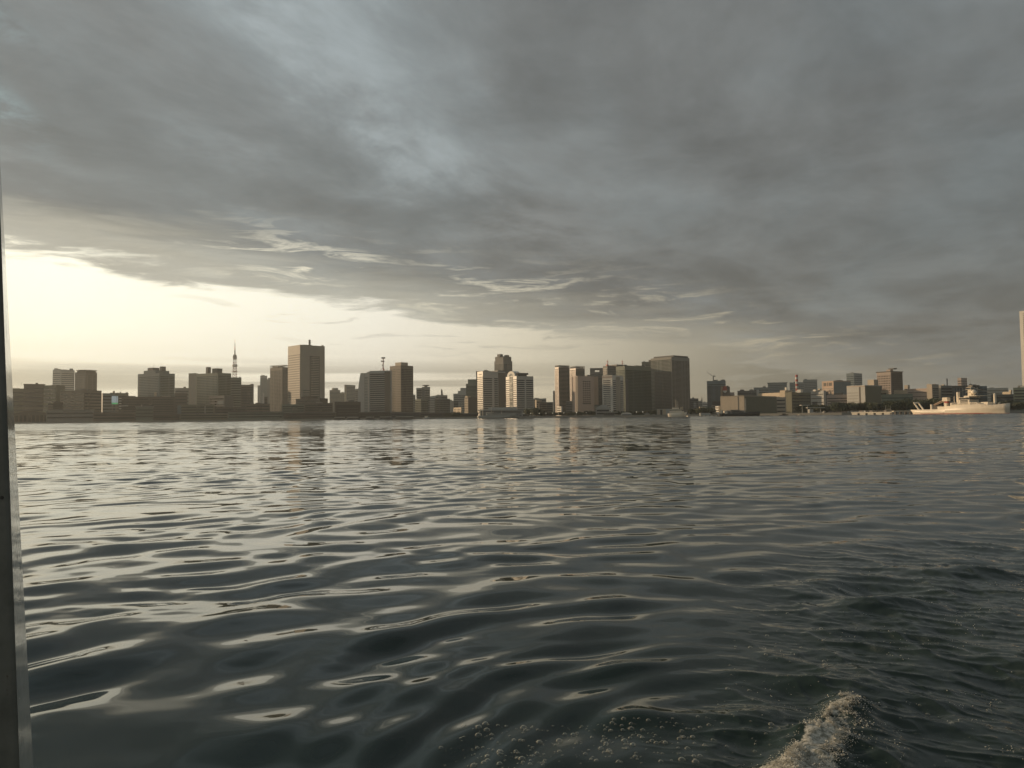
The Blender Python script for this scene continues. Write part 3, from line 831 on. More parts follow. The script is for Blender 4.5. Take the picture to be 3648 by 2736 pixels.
b = Bld(T, 'dark slab with bold horizontal stripes and a glowing thin left edge', tw, 1316, 1391, 1396, 1321, 1380, 14, 'lgrey')
b.bands('L', 21, (.03, .72), (.02, .955), .60, 'glass', .4).panel('L', (.72, 1.0), (0, .99), 'brown', .35, 'plain_wall').panel('L', (.42, .66), (.055, .07), 'sand', .6, 'sand_entrance')  # the entrance is a plain sand-coloured panel
mb = MB(); mb.prism([(-b.L / 2 - .2, -b.R / 2 - 1.2), (-b.L / 2 - 1.6, -b.R / 2 + 1.6), (-b.L / 2 - 3.4, -b.R / 2 + .6), (-b.L / 2 - 2.0, -b.R / 2 - 2.2)][::-1], b.H * .12, b.H * .995); mb.build('added_sun_fin', M['tile'], b.root)  # turned fin added so that the left end catches the sun
# roof mast with dishes
q = b.local(at(1365, 1273, b.Yc)); mb = MB(); root = b.root
mb.tube((q.x, q.y, b.H), (q.x, q.y, q.z), .95, .8, 8)
for sx, sy in ((-5, -3), (5, -3), (0, 6)): mb.tube((q.x + sx, q.y + sy, b.H), (q.x, q.y, b.H + 7.5), .3, .3, 5)
mo = mb.build('lattice_mast', M['red'], root)
for px, py, r in ((1362, 1275, 2.3), (1369, 1275, 2.3), (1360, 1287, 1.8), (1367, 1287, 1.8), (1364, 1301.5, 1.9)):
    d = b.local(at(px, py, b.Yc)); mb = MB(); mb.tube((d.x, d.y - 1.0, d.z), (d.x, d.y + 1.0, d.z), r * .75, r * .75, 10); mb.tube((q.x, q.y, d.z - .3), (d.x, d.y, d.z - .3), .3, .3, 4)
    mb.build('dish_antenna', M['rwhite'], mo)
b.mast(1379, 1312, .3, name='antenna')
b = Bld(T, 'plain dark tower with a smaller box cap, right behind the striped slab', tw, 1389, 1428, 1472, 1303, 1420, 42, 'brown')
b.bands('L', 28, duty=.3, mat='bglass').bands('R', 28, duty=.35).rbox(1408, 1453, 1292, 'beige', name='cap_box').mast(1432, 1278, .15, name='antenna')
mb = MB()
for i in range(24): mb.box(-b.L * .28, -b.L * .24, -b.R / 2 - .4, -b.R / 2 + .04, b.H * (.12 + .034 * i), b.H * (.12 + .034 * i) + 1.6)
mb.build('vent_column', M['black'], b.root)
Bld(OB, 'thin dim block peeking out right of the box-capped dark tower', bl, 1470, None, 1480, 1407, 1900, wall='grey').bands('L', 12, duty=.4)

# ---- low group in the middle gap
b = Bld(OB, 'grey block carrying a dish-shaped helipad on a stem', bl, 1483, None, 1532, 1383, 1750, wall='grey', depth=40).bands('L', 16, (.04, .40), duty=.5).bands('L', 16, (.62, .97), duty=.5).panel('L', (.42, .60), (0, .97), 'dgrey', .3, 'dark_shaft').rbox(1503, 1532, 1379, name='upper_storey')
q = b.local(at(1517, 1372, b.Yc)); mb = MB(); mb.lathe(q.x, q.y, [(3.2, b.H), (3.2, q.z - 3.2), (8.0, q.z - 1.0), (9.2, q.z - .2), (9.2, q.z), (8, q.z + .2)], 20); mb.build('helipad', M['grey'], b.root)
Bld(OB, 'dark green block in front of the helipad block', bl, 1479, 1500, 1526, 1423, 1500, 40, 'green').bands('L', 9, duty=.45).bands('R', 9, duty=.45)
Bld(OB, 'pale hazy block between the helipad block and the sail-topped block', bl, 1526, None, 1553, 1413, 1980, wall='lgrey').bands('L', 11, duty=.35)
b = Bld(OB, 'stepped grey block topped by a dark sail-shaped spike', bl, 1551, None, 1594, 1409, 1620, wall='grey', depth=36).bands('L', 12, duty=.45)
q = b.local(at(1574, 1386, b.Yc)); mb = MB(); mb.extr([(q.x - 2.0, b.H), (q.x + 2.2, b.H), (q.x + 1.6, q.z - 3.5), (q.x - .2, q.z), (q.x - 1.8, q.z - 1)], q.y - .8, q.y + .8); mb.build('sail_spike', M['dbrown'], b.root)
b.mast(1580, 1399, .25, name='antenna')
Bld(OB, 'dark lower block wrapped around the sail-topped block', bl, 1548, 1566, 1603, 1421, 1480, 30, 'dgrey').bands('L', 9, duty=.5, mat='tglass').bands('R', 9, duty=.5, mat='gglass')
Bld(OB, 'faint hazy wedge of building right of the sail-topped block', bl, 1600, None, 1616, 1428, 2500, wall='grey', depth=30).rbox(1601, 1610, 1424)
b = Bld(OB, 'light stepped block climbing to the right, behind the small glowing apartment house', bl, 1615, None, 1662, 1403, 1800, wall='lgrey', depth=40).bands('L', 12, duty=.35)
b.rbox(1632, 1662, 1393, name='roof_step').rbox(1640, 1662, 1382, base=1393, name='roof_step').mast(1631, 1388, .3, name='antenna')
Bld(OB, 'dark little block at the left foot of the light stepped block', bl, 1616, None, 1633, 1432, 1560, wall='dgrey', depth=16).bands('L', 5, duty=.4)
b = Bld('apartment_house', 'small apartment house glowing orange in the sun, low in the middle gap', 'apartment house', 1616, 1643, 1646, 1453, 1130, 60, 'sand')
b.bands('L', 4, (.04, .96), (.05, .95), .5, 'bglass').piers('L', 5, w=.45, mat='sand')
Bld(T, 'dark green stepped tower left of the sunlit banded tower', tw, 1660, None, 1698, 1368, 1700, wall='green', depth=40).bands('L', 22, duty=.6, mat='gglass').rbox(1667, 1698, 1352, 'green', name='upper_storeys')
b = Bld(OB, 'black block with a sunlit striped left corner, low before the dark green stepped tower', bl, 1655, 1668, 1702, 1417, 1330, 48, 'dbrown')
b.bands('L', 11, (.0, 1), (.03, .97), .5, 'sand', .4, 'balcony').rbox(1657, 1676, 1411, 'sand', name='roof_frame')
Bld(T, 'dark flat-topped tower standing directly behind the sunlit banded tower', tw, 1696, None, 1760, 1323, 1650, wall='dgrey', depth=30).bands('L', 20, duty=.3)

# ---- sunlit banded towers
def banded(label, xs, tops, Y, a, n, wall='white'):
    pass
b = Bld(T, 'white banded tower with a sunlit left corner, left one by the ferry terminal', tw, 1700, 1720, 1800, 1324, 1240, 57, 'tile')
b.bands('L', 20, (.0, 1.0), (.08, .90), .42, 'glass', .12).bands('R', 20, (.02, .40), (.05, .87), .48, 'glass', .12).bands('R', 20, (.50, .66), (.05, .87), .55, 'glass', .12)
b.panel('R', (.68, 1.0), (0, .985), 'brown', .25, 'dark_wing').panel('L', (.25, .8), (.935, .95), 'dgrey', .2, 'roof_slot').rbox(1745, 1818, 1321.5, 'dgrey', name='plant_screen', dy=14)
b = Bld(T, 'tall ribbed dark tower with stepped shoulders rising behind the two banded towers', tw, 1761, 1793, 1825, 1286, 1900, 45, 'dgrey')
b.bands('L', 44, duty=.45).bands('R', 44, duty=.45).rbox(1763, 1822, 1271.5, 'dgrey', name='upper_storeys').rbox(1771, 1792, 1262, 'dgrey', base=1271.5, name='roof_crown', dy=-10).rbox(1796, 1814, 1265, 'dgrey', base=1271.5, name='roof_crown', dy=-10)
b = Bld(T, 'white banded tower with a round arch over its sunlit left face', tw, 1802, 1840, 1900, 1341, 1130, 58, 'tile')
b.bands('L', 17, (.01, .32), (.06, .95), .36, 'glass', .12).bands('L', 17, (.68, .99), (.06, .95), .36, 'glass', .12).bands('R', 17, (.03, .47), (.06, .93), .46, 'glass', .12).bands('R', 17, (.56, .97), (.06, .93), .46, 'glass', .12)
b.panel('L', (.34, .66), (.06, 1.0), 'tglass', .3, 'glass_bay')
b.bands('L', 8, (.34, .66), (.10, 1.0), .12, 'white', .5, 'bay_rail')
b.piers('L', 3, (.36, .64), (.06, 1.0), .16, 'white', .5, 'bay_mullion')
mb = MB(); cx = 0; ra = b.L * .36; pts = [(cx + ra * math.cos(t), b.H + .8 + ra * .72 * math.sin(t)) for t in [math.pi * i / 16 for i in range(17)]]
mb.extr(pts[::-1], -b.R / 2 - .4, -b.R / 2 + 10); mb.build('arch_gable', M['white'], b.root)
mb = MB(); pts = [(cx + ra * .45 * math.cos(t), b.H + 1.2 + ra * .36 * math.sin(t)) for t in [math.pi * i / 12 for i in range(13)]]
mb.extr(pts[::-1], -b.R / 2 - .6, -b.R / 2 - .3); mb.build('arch_window', M['sglass'], b.root)
mb = MB(); mb.prism([(-b.L * .40, -b.R / 2 + 4), (b.L / 2 - 1, -b.R / 2 + 2), (b.L / 2 - 1, b.R * .22), (b.L * .3, b.R * .34), (-b.L * .4, b.R * .34)], b.H + 3.2, b.H + 5.6)
mb.build('roof_wing', M['dgrey'], b.root)
mb = MB(); mb.box(-b.L * .35, b.L * .36, -b.R * .32, b.R * .2, b.H, b.H + 3.3); mb.build('roof_storey', M['dgrey'], b.root)

# ---- ferry terminal
b = Bld('ferry_terminal', 'low pale terminal building with long terraces at the feet of the banded towers', 'building', 1708, None, 1862, 1462, 1040, wall='lgrey', depth=50)
b.bands('L', 4, (.02, .98), (.10, .95), .5, 'glass', .2).rbox(1740, 1840, 1452, 'lgrey', name='upper_terrace').slab(2.0, .8, 1.0)
Bld(OB, 'low plain block closing the right end of the ferry terminal', bl, 1856, None, 1885, 1466, 1090, wall='grey', depth=30).bands('L', 3, duty=.4)

# ---- gap right of the banded towers
Bld(OB, 'grey block with an uneven roof in the gap right of the arch-topped tower', bl, 1896, None, 1946, 1421, 1650, wall='grey', depth=40).bands('L', 8, duty=.35).rbox(1904, 1920, 1418).rbox(1935, 1946, 1419)
Bld('apartment_house', 'small brown house with a sunlit edge below the grey uneven block', 'apartment house', 1906, 1911, 1930, 1426, 1400, 55, 'sand').bands('R', 7, duty=.5)
Bld('apartment_house', 'small dark house with an orange sunlit left edge, in front of the gap', 'apartment house', 1917, 1922, 1948, 1434, 1250, 55, 'brown').bands('R', 6, duty=.4).panel('L', (0, 1), (0, .98), 'orange', .2, 'painted_sun_wall')  # orange panel paints low sunlight onto the left wall
Bld('apartment_house', 'dark brown flat house right of the orange-edged one', 'apartment house', 1948, None, 1970, 1434, 1230, wall='dbrown').bands('L', 6, duty=.4)
Bld(T, 'very slim hazy tower hugging the first lit-grid apartment tower', tw, 1970, None, 1979, 1393, 2100, wall='grey', depth=14).bands('L', 20, duty=.4)
b = Bld(AP, 'dark apartment tower with a sunlit window grid, left one of two alike', ap, 1977, 1990, 2029, 1309, 1420, 60, 'ptile')
b.bands('L', 36, (.03, .97), (.02, .98), .5).piers('L', 3, w=.35).bands('R', 36, (.02, .98), (.02, .99), .7, 'gglass').piers('R', 9, w=.12, mat='dgrey').crown(3.0, 5, 'dgrey').rbox(1984, 2024, 1307, 'dgrey', name='roof_core')
b = Bld(AP, 'dark apartment tower with a sunlit window grid, right one of two alike', ap, 2030, 2051, 2083, 1313, 1390, 58, 'ptile')
b.bands('L', 36, (.03, .97), (.02, .98), .5).piers('L', 5, w=.35).bands('R', 36, (.02, .98), (.02, .99), .7, 'gglass').piers('R', 8, w=.14, mat='dgrey').crown(3.2, 5, 'dgrey').rbox(2040, 2078, 1311, 'dgrey', name='roof_core')
Bld('apartment_house', 'small house with bright sunlit end wall below the first lit-grid tower', 'apartment house', 1985, 1999, 2003, 1448, 1080, 68, 'white').bands('L', 4, (.1, .9), duty=.35)
Bld(OB, 'low light block between the lit-grid tower and the pink office', bl, 2016, None, 2040, 1430, 1300, wall='grey', depth=20).bands('L', 8, duty=.3)
b = Bld(OB, 'pinkish stone office with a deep dark slot and square windows', 'office block', 2038, 2058, 2116, 1341, 1260, 60, 'pink')
b.panel('L', (.62, .999), (0, 1.0), 'dbrown', .2, 'dark_slot').panel('L', (.0, .06), (0, 1.0), 'pink', .6, 'edge_pier')
b.bands('R', 10, (.28, .78), (.33, .90), .48, 'glass', .2).piers('R', 4, (.28, .78), (.33, .90), .28).rbox(2085, 2104, 1336, 'dgrey', name='plant_room').bands('R', 1, (.28, .78), (.30, .325), 1, 'black', .2)
# tower with a hole
Y = 1700; xm = 2126; az = az_of(xm); c = at(xm, 1312, Y); k = Y / F
root = empty('office_tower', (c.x, c.y, GZ), -az); tag(root, 'dark tower with a rectangular hole right through its top', 'tower')
zp = lambda py: at(xm, py, Y).z - GZ
for nm, q in (('wall', (-24 * k, 24 * k, zp(1326.5))),):
    mb = MB(); mb.box(q[0], q[1], -14, 14, 0, q[2]); mb.build('wall', M['dgrey'], root)
mb = MB(); mb.box(-24 * k, -7 * k, -14, 14, zp(1326.5), zp(1312.5)); mb.box(9 * k, 24 * k, -14, 14, zp(1326.5), zp(1312.5)); mb.box(-7 * k, 9 * k, -14, 14, zp(1317.5), zp(1312.5)); mb.build('roof_frame', M['dgrey'], root)
for i in range(20):
    z = zp(1326.5) * (.2 + .039 * i); mb = MB(); mb.box(-23 * k, 23 * k, -14.25, -13.9, z - 1, z + 1); mb.build('window_band', M['gglass'], root)
mb = MB(); mb.tube((-18 * k, 0, zp(1312.5)), (-18 * k, 0, zp(1309)), .3); mb.build('antenna', M['steel'], root)
Bld(T, 'narrow tower with a rosy reflecting left face in front of the hole-topped tower', tw, 2114, 2131, 2150, 1338, 1400, 62, 'dgrey').panel('L', (.02, .98), (.28, .98), 'orange', .25, 'painted_reflection_face').bands('R', 26, duty=.4).panel('L', (0, 1), (.0, .24), 'grey', .5, 'lower_wall')  # rosy panel paints the colours this face reflects
b = Bld(T, 'dark flat tower carrying two red and white roof masts', tw, 2148, 2164, 2236, 1304, 1560, 58, 'dgrey')
b.bands('L', 26, duty=.4).bands('R', 26, duty=.4, mat='gglass').panel('L', (.0, .9), (0, .97), 'grey', .25, 'pale_wall').rbox(2166, 2234, 1300.5, 'dgrey', name='plant_screen').rbox(2158, 2168, 1298, 'red', name='mast_platform', dy=-20)
for px, py in ((2164, 1282), (2217, 1283)):
    q = b.local(at(px, py, b.Yc - (15 if px < 2200 else 0))); mb = MB(); mb.tube((q.x, q.y, b.H), (q.x, q.y, q.z), .45, .35, 6)
    for dz in (2.5, 6.0): mb.box(q.x - 1.3, q.x + 1.3, q.y - 1.3, q.y + 1.3, q.z - dz - 1.2, q.z - dz)
    mb.build('roof_mast', M['red'], b.root)
b = Bld(OB, 'white office with bold dark stripes and a rosy parapet, left of the green glass block', 'office block', 2145, 2181, 2220, 1338, 1180, 36, 'white')
b.bands('L', 17, (.10, .80), (.08, .90), .46, 'glass', .2).bands('R', 17, (.05, .30), (.06, .90), .5, 'glass', .2).bands('R', 17, (.72, .98), (.04, .90), .5, 'glass', .2).panel('L', (0, 1), (.945, .99), 'pink', .3, 'parapet_band').piers('R', 3, (.34, .66), (0, .98), .35, 'beige', .8)
b = Bld(T, 'broad green glass office block with a recessed grid front', 'office block', 2194, 2226, 2332, 1305, 1330, 52, 'green')
b.bands('R', 30, (.03, .97), (.01, .93), .72, 'gglass', .15).piers('R', 26, (.10, .90), (.01, .72), .18, 'green', .4).panel('R', (.0, .10), (.0, .75), 'dgrey', .35, 'dark_shaft').panel('R', (.9, 1.0), (.0, .75), 'dgrey', .35, 'dark_shaft').bands('L', 30, (.03, .97), (.01, .93), .6, 'gglass', .15)
Bld(T, 'dark flat-roofed tower peeping over the green glass block', tw, 2286, None, 2326, 1290, 1650, wall='olive', depth=40).bands('L', 30, duty=.4).panel('L', (.2, .34), (.92, .935), 'white', .5, 'white_wall_strip')  # plain white strip near the roof
b = Bld(T, 'largest dark glass tower with a sunken dark panel, right of centre', tw, 2318, 2392, 2456, 1273, 1300, 49, 'grey')
b.bands('L', 40, (.0, .98), (.02, .97), .68, 'gglass', .2).bands('R', 44, (.02, .98), (.02, .95), .5, 'bglass', .2).panel('L', (.18, .96), (.01, .76), 'dbrown', .45, 'sunken_panel').piers('L', 20, (.20, .94), (.02, .75), .2, 'dgrey', .7).bands('L', 28, (.20, .94), (.02, .75), .4, 'glass', .6)
b.rbox(2330, 2450, 1270.5, 'dgrey', name='plant_screen').rbox(2370, 2381, 1269, 'lgrey', name='roof_unit').panel('L', (-.10, .0), (.955, .985), 'dbrown', .2, 'roof_fin')

# ---- right of the largest tower
Bld(OB, 'dark low block at the right foot of the largest dark tower', bl, 2456, None, 2488, 1421, 1250, wall='dgrey', depth=24).bands('L', 7, duty=.4).panel('L', (.45, .75), (.45, .8), 'lgrey', .3, 'pale_windows')
Bld(OB, 'pale hazy low buildings block behind the thin spire', bl, 2486, None, 2502, 1429, 1900, wall='grey').bands('L', 6, duty=.35)
b = Bld('spire_tower', 'slim hazy spire-like tower far off in the gap before the blue glass tower', tw, 2497, None, 2503, 1426, 3600, wall='grey', depth=9)
q = b.local(at(2500, 1412, b.Yc)); mb = MB(); mb.lathe(0, 0, [(4.0, b.H), (2.6, b.H + 9), (1.8, b.H + 10), (.4, q.z)], 8); mb.build('spire', M['grey'], b.root)
Bld(OB, 'faint hazy block right of the spire', bl, 2502, None, 2522, 1434, 2300, wall='lgrey').bands('L', 5, duty=.35)
Bld('apartment_house', 'small cluster house catching orange sun low left of the blue glass tower', 'apartment house', 2490, 2508, 2512, 1449, 1150, 68, 'sand').bands('L', 4, duty=.4)
b = Bld(T, 'dark blue glass tower with a crane on its roof', tw, 2518, None, 2585, 1358, 1500, wall='blue', depth=45)
b.bands('L', 24, (.0, 1.0), (.02, .86), .75, 'sglass', .15).panel('L', (.0, 1.0), (.885, .905), 'black', .3, 'dark_belt').panel('L', (.27, .73), (.0, .40), 'black', .3, 'dark_entrance')
q = b.local(at(2541, 1341, b.Yc)); jib = b.local(at(2518, 1325, b.Yc - 5)); cj = b.local(at(2546, 1341, b.Yc)); ap_ = b.local(at(2544, 1333, b.Yc))
mb = MB(); mb.box(q.x - 1, q.x + 1, q.y - 1, q.y + 1, b.H, q.z); co_ = mb.build('roof_crane', M['steel'], b.root)
mb = MB(); mb.tube((q.x, q.y, q.z), tuple(jib), .45, .3, 5); mb.build('jib', M['steel'], co_)
mb = MB(); mb.box(cj.x - 2, cj.x + 1.5, cj.y - 1.2, cj.y + 1.2, q.z - .5, q.z + 1.4); mb.tube((q.x, q.y, q.z), tuple(ap_), .35, .35, 5); mb.build('cab', M['steel'], co_)
b = Bld(OB, 'dark red-brown block with a tall red and white oval sign', bl, 2567, 2574, 2600, 1377, 1400, 40, 'dbrown').rbox(2588, 2595, 1374)
rw = [o for o in b.root.children][0]
def oval(bb, x, y, rx, ry, mat, name, z0=-1, z1=1, off=0.3):
    c_ = bb.local(at(x, y, bb.Yc - bb.R / 2 - bb.L * .2)); az = az_of(x)
    w = rx * bb.Yc / F; h = ry * bb.Yc / F
    pts = []
    for i in range(28):
        t = 2 * math.pi * i / 28; s_ = max(z0, min(z1, math.sin(t)))
        pts.append((w * math.cos(t) if z0 <= math.sin(t) <= z1 else w * math.cos(math.asin(s_)) * (1 if math.cos(t) > 0 else -1), h * s_))
    me = MB(); me.extr([(p_[0], p_[1]) for p_ in pts[::-1]], -off, off)
    o = me.build(name, M[mat], bb.root); o.location = (c_.x, c_.y, c_.z); o.rotation_euler = (0, 0, bb.yaw - az)
    return o
so = oval(b, 2582.5, 1387, 7.3, 12.5, 'red', 'oval_sign')
s2 = oval(b, 2582.5, 1387, 7.3, 12.5, 'white', 'white_foot', -1, -.35, .45)
Bld(OB, 'small flat grey block beside the oval sign building', bl, 2599, None, 2616, 1399, 1450, wall='pink', depth=20).bands('L', 6, duty=.3)

# ---- warehouses and the low right-hand skyline
b = Bld(WH, 'huge windowless pale grey warehouse near the water, before the red-striped chimney', wh, 2566, 2651, 2766, 1411, 900, 44, 'beige')
b.panel('L', (.73, .775), (0, 1.0), 'dgrey', .15, 'drain_recess').panel('R', (.0, 1.0), (.0, .985), 'olive', .12, 'painted_shade_wall').bands('L', 1, (0, 1), (.985, .998), 1, 'dgrey', .2, 'eaves')  # olive panel darkens the right face in place of its shade
for i in range(9):
    mb = MB(); mb.box(b.L / 2 + .1, b.L / 2 + 1.6, -b.R / 2 + .2, -b.R / 2 + 1.6, b.H * (.22 + .075 * i), b.H * (.22 + .075 * i) + .8); mb.build('stair_landing', M['lgrey'], b.root)
b = Bld(OB, 'long dark flat-roofed hall raised above the pale grey warehouse', bl, 2627, None, 2700, 1393, 1500, wall='dgrey', depth=50).bands('L', 3, (.02, .98), (.74, .92), .4).bands('L', 6, (.1, .9), (.1, .7), .5)
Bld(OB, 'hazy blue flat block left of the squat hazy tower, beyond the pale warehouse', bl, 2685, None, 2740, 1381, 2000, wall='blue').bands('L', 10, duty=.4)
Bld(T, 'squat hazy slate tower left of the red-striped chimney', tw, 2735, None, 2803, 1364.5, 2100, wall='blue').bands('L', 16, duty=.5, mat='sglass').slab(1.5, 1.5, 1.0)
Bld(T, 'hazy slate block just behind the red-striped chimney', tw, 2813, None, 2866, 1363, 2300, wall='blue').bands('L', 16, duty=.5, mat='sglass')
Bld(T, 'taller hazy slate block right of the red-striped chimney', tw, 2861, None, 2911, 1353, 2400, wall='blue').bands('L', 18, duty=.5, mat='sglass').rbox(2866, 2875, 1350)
# red and white chimney
Y = 1300; root = None
c = at(2838, 1335, Y); root = empty('chimney_stack', (c.x, c.y, GZ), 0); tag(root, 'tall square chimney banded in red and white above the low right-hand roofs', 'chimney')
zt = c.z - GZ; zc = at(2838, 1400, Y).z - GZ; n = 8
mb = MB(); mb.box(-1.6, 1.6, -1.6, 1.6, 0, zc); mb.build('shaft_foot', M['grey'], root)
for i in range(n):
    z0 = zc + (zt - zc) * i / n; z1 = zc + (zt - zc) * (i + 1) / n; mb = MB()
    w = 1.7 if i % 2 == 0 else 1.55
    mb.box(-w, w, -w, w, z0, z1); mb.build('painted_band', M['red'] if i % 2 == 1 else M['rwhite'], root)

Bld(OB, 'small pale roof house on stilts above the warehouse, catching light', bl, 2695, None, 2704, 1390, 1330, wall='lgrey', depth=10)
b = Bld(OB, 'long sunlit cream factory wing rising behind the warehouse', bl, 2700, 2802, 2806, 1399, 1180, 66, 'sand').bands('L', 3, (.03, .97), (.5, .86), .4, 'glass', .1)
b = Bld(OB, 'cream sunlit end block with a roof box, left of the big olive block', bl, 2778, 2797, 2822, 1392, 1120, 58, 'sand').rbox(2796, 2805, 1380, 'white').bands('R', 6, duty=.35)
Bld(OB, 'dim low wing between the warehouse and the big olive block', bl, 2764, None, 2800, 1417, 1010, wall='beige', depth=30).bands('L', 4, (.1, .9), duty=.3)
Bld(OB, 'big plain olive block in the shade below the red-striped chimney', bl, 2796, 2820, 2888, 1399, 1060, 52, 'olive').bands('R', 6, duty=.2).rbox(2840, 2860, 1388, 'white', name='bright_billboard', dy=-18)
b = Bld(OB, 'white-ended block with a cluttered sunlit roof, left of the orange striped office', bl, 2888, 2934, 2942, 1393, 1040, 60, 'lgrey').rbox(2896, 2912, 1388, 'white').rbox(2914, 2926, 1385, 'sand').bands('L', 1, (.1, .5), (.15, .55), .9, 'dgrey', .1, 'loading_bay').bands('L', 5, duty=.15)
Bld(OB, 'small dark roofed block below the orange striped office', bl, 2936, None, 2952, 1396, 1120, wall='dgrey', depth=16).bands('L', 5, duty=.3)
b = Bld(OB, 'orange sunlit office with fine stripes and a dark right side, right of the chimney', 'office block', 2928, 2969, 3030, 1358, 1420, 66, 'orange')
b.bands('L', 11, (.04, .96), (.20, .80), .4, 'bglass', .1).panel('L', (.14, .38), (.86, .96), 'dbrown', .2, 'roof_slots').panel('L', (.46, .54), (.86, .97), 'dbrown', .2, 'roof_slots').panel('L', (.60, .86), (.86, .96), 'dbrown', .2, 'roof_slots').panel('R', (.0, 1.0), (0, .99), 'blue', .2, 'painted_shade_side')  # blue-grey panel paints the right side's shade over the orange wall
Bld(OB, 'low brown block in front of the orange striped office', bl, 2945, None, 3020, 1408, 1000, wall='pink', depth=30).bands('L', 4, (.03, .97), (.3, .9), .3).rbox(2995, 3004, 1403, 'white', name='roof_tank')
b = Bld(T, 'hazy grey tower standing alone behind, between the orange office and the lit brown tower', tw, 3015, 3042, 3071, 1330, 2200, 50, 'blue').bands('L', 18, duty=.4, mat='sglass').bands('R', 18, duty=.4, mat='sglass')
b = Bld(OB, 'large cream block with a dark vertical slot and shaded right wall', bl, 3016, 3081, 3138, 1374, 960, 60, 'lgrey')
b.panel('L', (.68, .76), (0, .96), 'dbrown', .15, 'dark_slot').bands('L', 6, (.02, .64), (.15, .8), .22, 'grey', .1).panel('R', (0, 1), (0, .99), 'olive', .12, 'painted_shade_wall').bands('L', 1, (0, 1), (.975, .995), 1, 'orange', .25, 'eaves')  # shade of the right wall is painted as an olive panel
b.rbox(3092, 3127, 1353, 'beige', name='rooftop_box')
b = Bld(AP, 'brown tower with a sunlit window grid and a square helipad on top', ap, 3123, 3173, 3215, 1325, 1300, 60, 'pink')
b.bands('L', 15, (.03, .97), (.05, .93), .5, 'bglass').piers('L', 8, w=.35).bands('R', 18, (.05, .95), (.03, .95), .35, 'bglass').panel('R', (.06, .99), (.02, .99), 'dbrown', .15, 'painted_shade_side').piers('R', 7, (.1, .95), w=.3, mat='dbrown', pr=.5).slab(1, 1.4, 1.0, 'dbrown')  # dark brown cladding paints the shade on the right face
b.rbox(3158, 3180, 1317, 'pink', name='plant_room').rbox(3166, 3194, 1312, 'dgrey', base=1316, name='helipad')
Bld(OB, 'dark narrow block on the right shoulder of the large cream block', bl, 3134, None, 3142, 1376, 1010, wall='dgrey', depth=20)
b = Bld(OB, 'low cream house with stepped terraces below the helipad tower', bl, 3138, 3158, 3166, 1392, 980, 62, 'sand').bands('L', 5, duty=.4).rbox(3143, 3156, 1387, 'orange')
Bld(OB, 'low green-grey hall between the helipad tower and the ship', bl, 3140, None, 3252, 1406, 900, wall='green', depth=30).bands('L', 4, (.02, .98), (.2, .9), .35, 'tglass')
Bld(OB, 'sunlit cream wing with a shaded end, behind the low green-grey hall', bl, 3184, 3231, 3250, 1391, 1000, 62, 'sand').bands('L', 3, (.05, .95), (.45, .9), .3)
Bld(OB, 'small pale cube of a building on the skyline right of the helipad tower', bl, 3221, 3234, 3241, 1373, 1500, 55, 'beige').bands('L', 4, duty=.3)
Bld(OB, 'plain rosy cream block catching the sun above the stern of the white ship', bl, 3232, 3303, 3310, 1385, 940, 60, 'pink').bands('L', 1, (0, 1), (.97, .99), 1, 'orange', .2, 'eaves').bands('L', 5, duty=.12)
b = Bld(OB, 'narrow beige apartment block standing above the ship’s working deck', bl, 3301, 3320, 3344, 1371, 920, 60, 'beige').bands('R', 10, (.1, .9), (.1, .9), .4).rbox(3304, 3314, 1368).rbox(3324, 3334, 1368)
b = Bld(OB, 'dark balconied apartment block right of the narrow beige one', bl, 3340, 3352, 3392, 1375, 950, 60, 'grey').bands('R', 8, duty=.5).rbox(3355, 3366, 1370, 'sand').panel('L', (.1, .9), (.5, .9), 'sand', .2, 'painted_sun_patch')  # sand panel paints sunlight on the upper left wall
Bld('chimney_stack', 'slim dark chimney above the white ship’s crane', 'chimney', 3371.5, None, 3376, 1350, 1100, wall='dgrey', depth=2)
b = Bld(T, 'pale brown cube tower directly above the white ship’s funnel', tw, 3411, 3424, 3445, 1347, 1600, 55, 'pink').bands('L', 12, duty=.3).bands('R', 12, duty=.3)
b = Bld('exhibition_hall', 'wide dark glass hall with tall white-framed panes behind the white ship', 'building', 3384, None, 3486, 1376, 960, wall='dgrey', depth=40)
b.panel('L', (.02, .98), (.1, .93), 'sglass', .15, 'glass_front').piers('L', 9, (.04, .96), (.1, .94), .08, 'lgrey', .4, 'mullion').slab(1.2, 1.0, 1.0, 'dgrey')
Bld(OB, 'dark slate block right of the glass hall behind the ship', bl, 3484, None, 3516, 1377, 980, wall='blue', depth=30).bands('L', 7, duty=.4, mat='sglass')
Bld(OB, 'flat hazy blue block on the skyline above the ship’s bow', bl, 3514, None, 3592, 1383, 2300, wall='blue').bands('L', 8, duty=.4)
b = Bld(OB, 'small orange-lit flat house above the ship’s bow', bl, 3571, 3600, 3606, 1397, 1100, 68, 'sand').bands('L', 2, (.04, .96), (.55, .9), .4).rbox(3596, 3605, 1389, 'sand')
Bld(OB, 'dark low hall in front of the small orange-lit house', bl, 3530, None, 3618, 1407, 960, wall='dgrey', depth=30).bands('L', 4, duty=.3)
Bld(OB, 'dark green block at the foot of the tall white tower on the right edge', bl, 3609, None, 3700, 1382, 900, wall='green', depth=30).bands('L', 7, duty=.4).rbox(3636, 3650, 1375, 'white', name='roof_tank')
b = Bld(T, 'very tall white tower with small square windows cut by the right picture edge', tw, 3631, 3700, 3790, 1103, 1150, 56, 'white')
b.bands('L', 50, (.17, .97), (.02, .985), .42, 'glass', .12).piers('L', 12, (.17, .97), (.02, .985), .5, 'white', .3).bands('R', 50, (.03, .97), (.02, .985), .42, 'glass', .12)

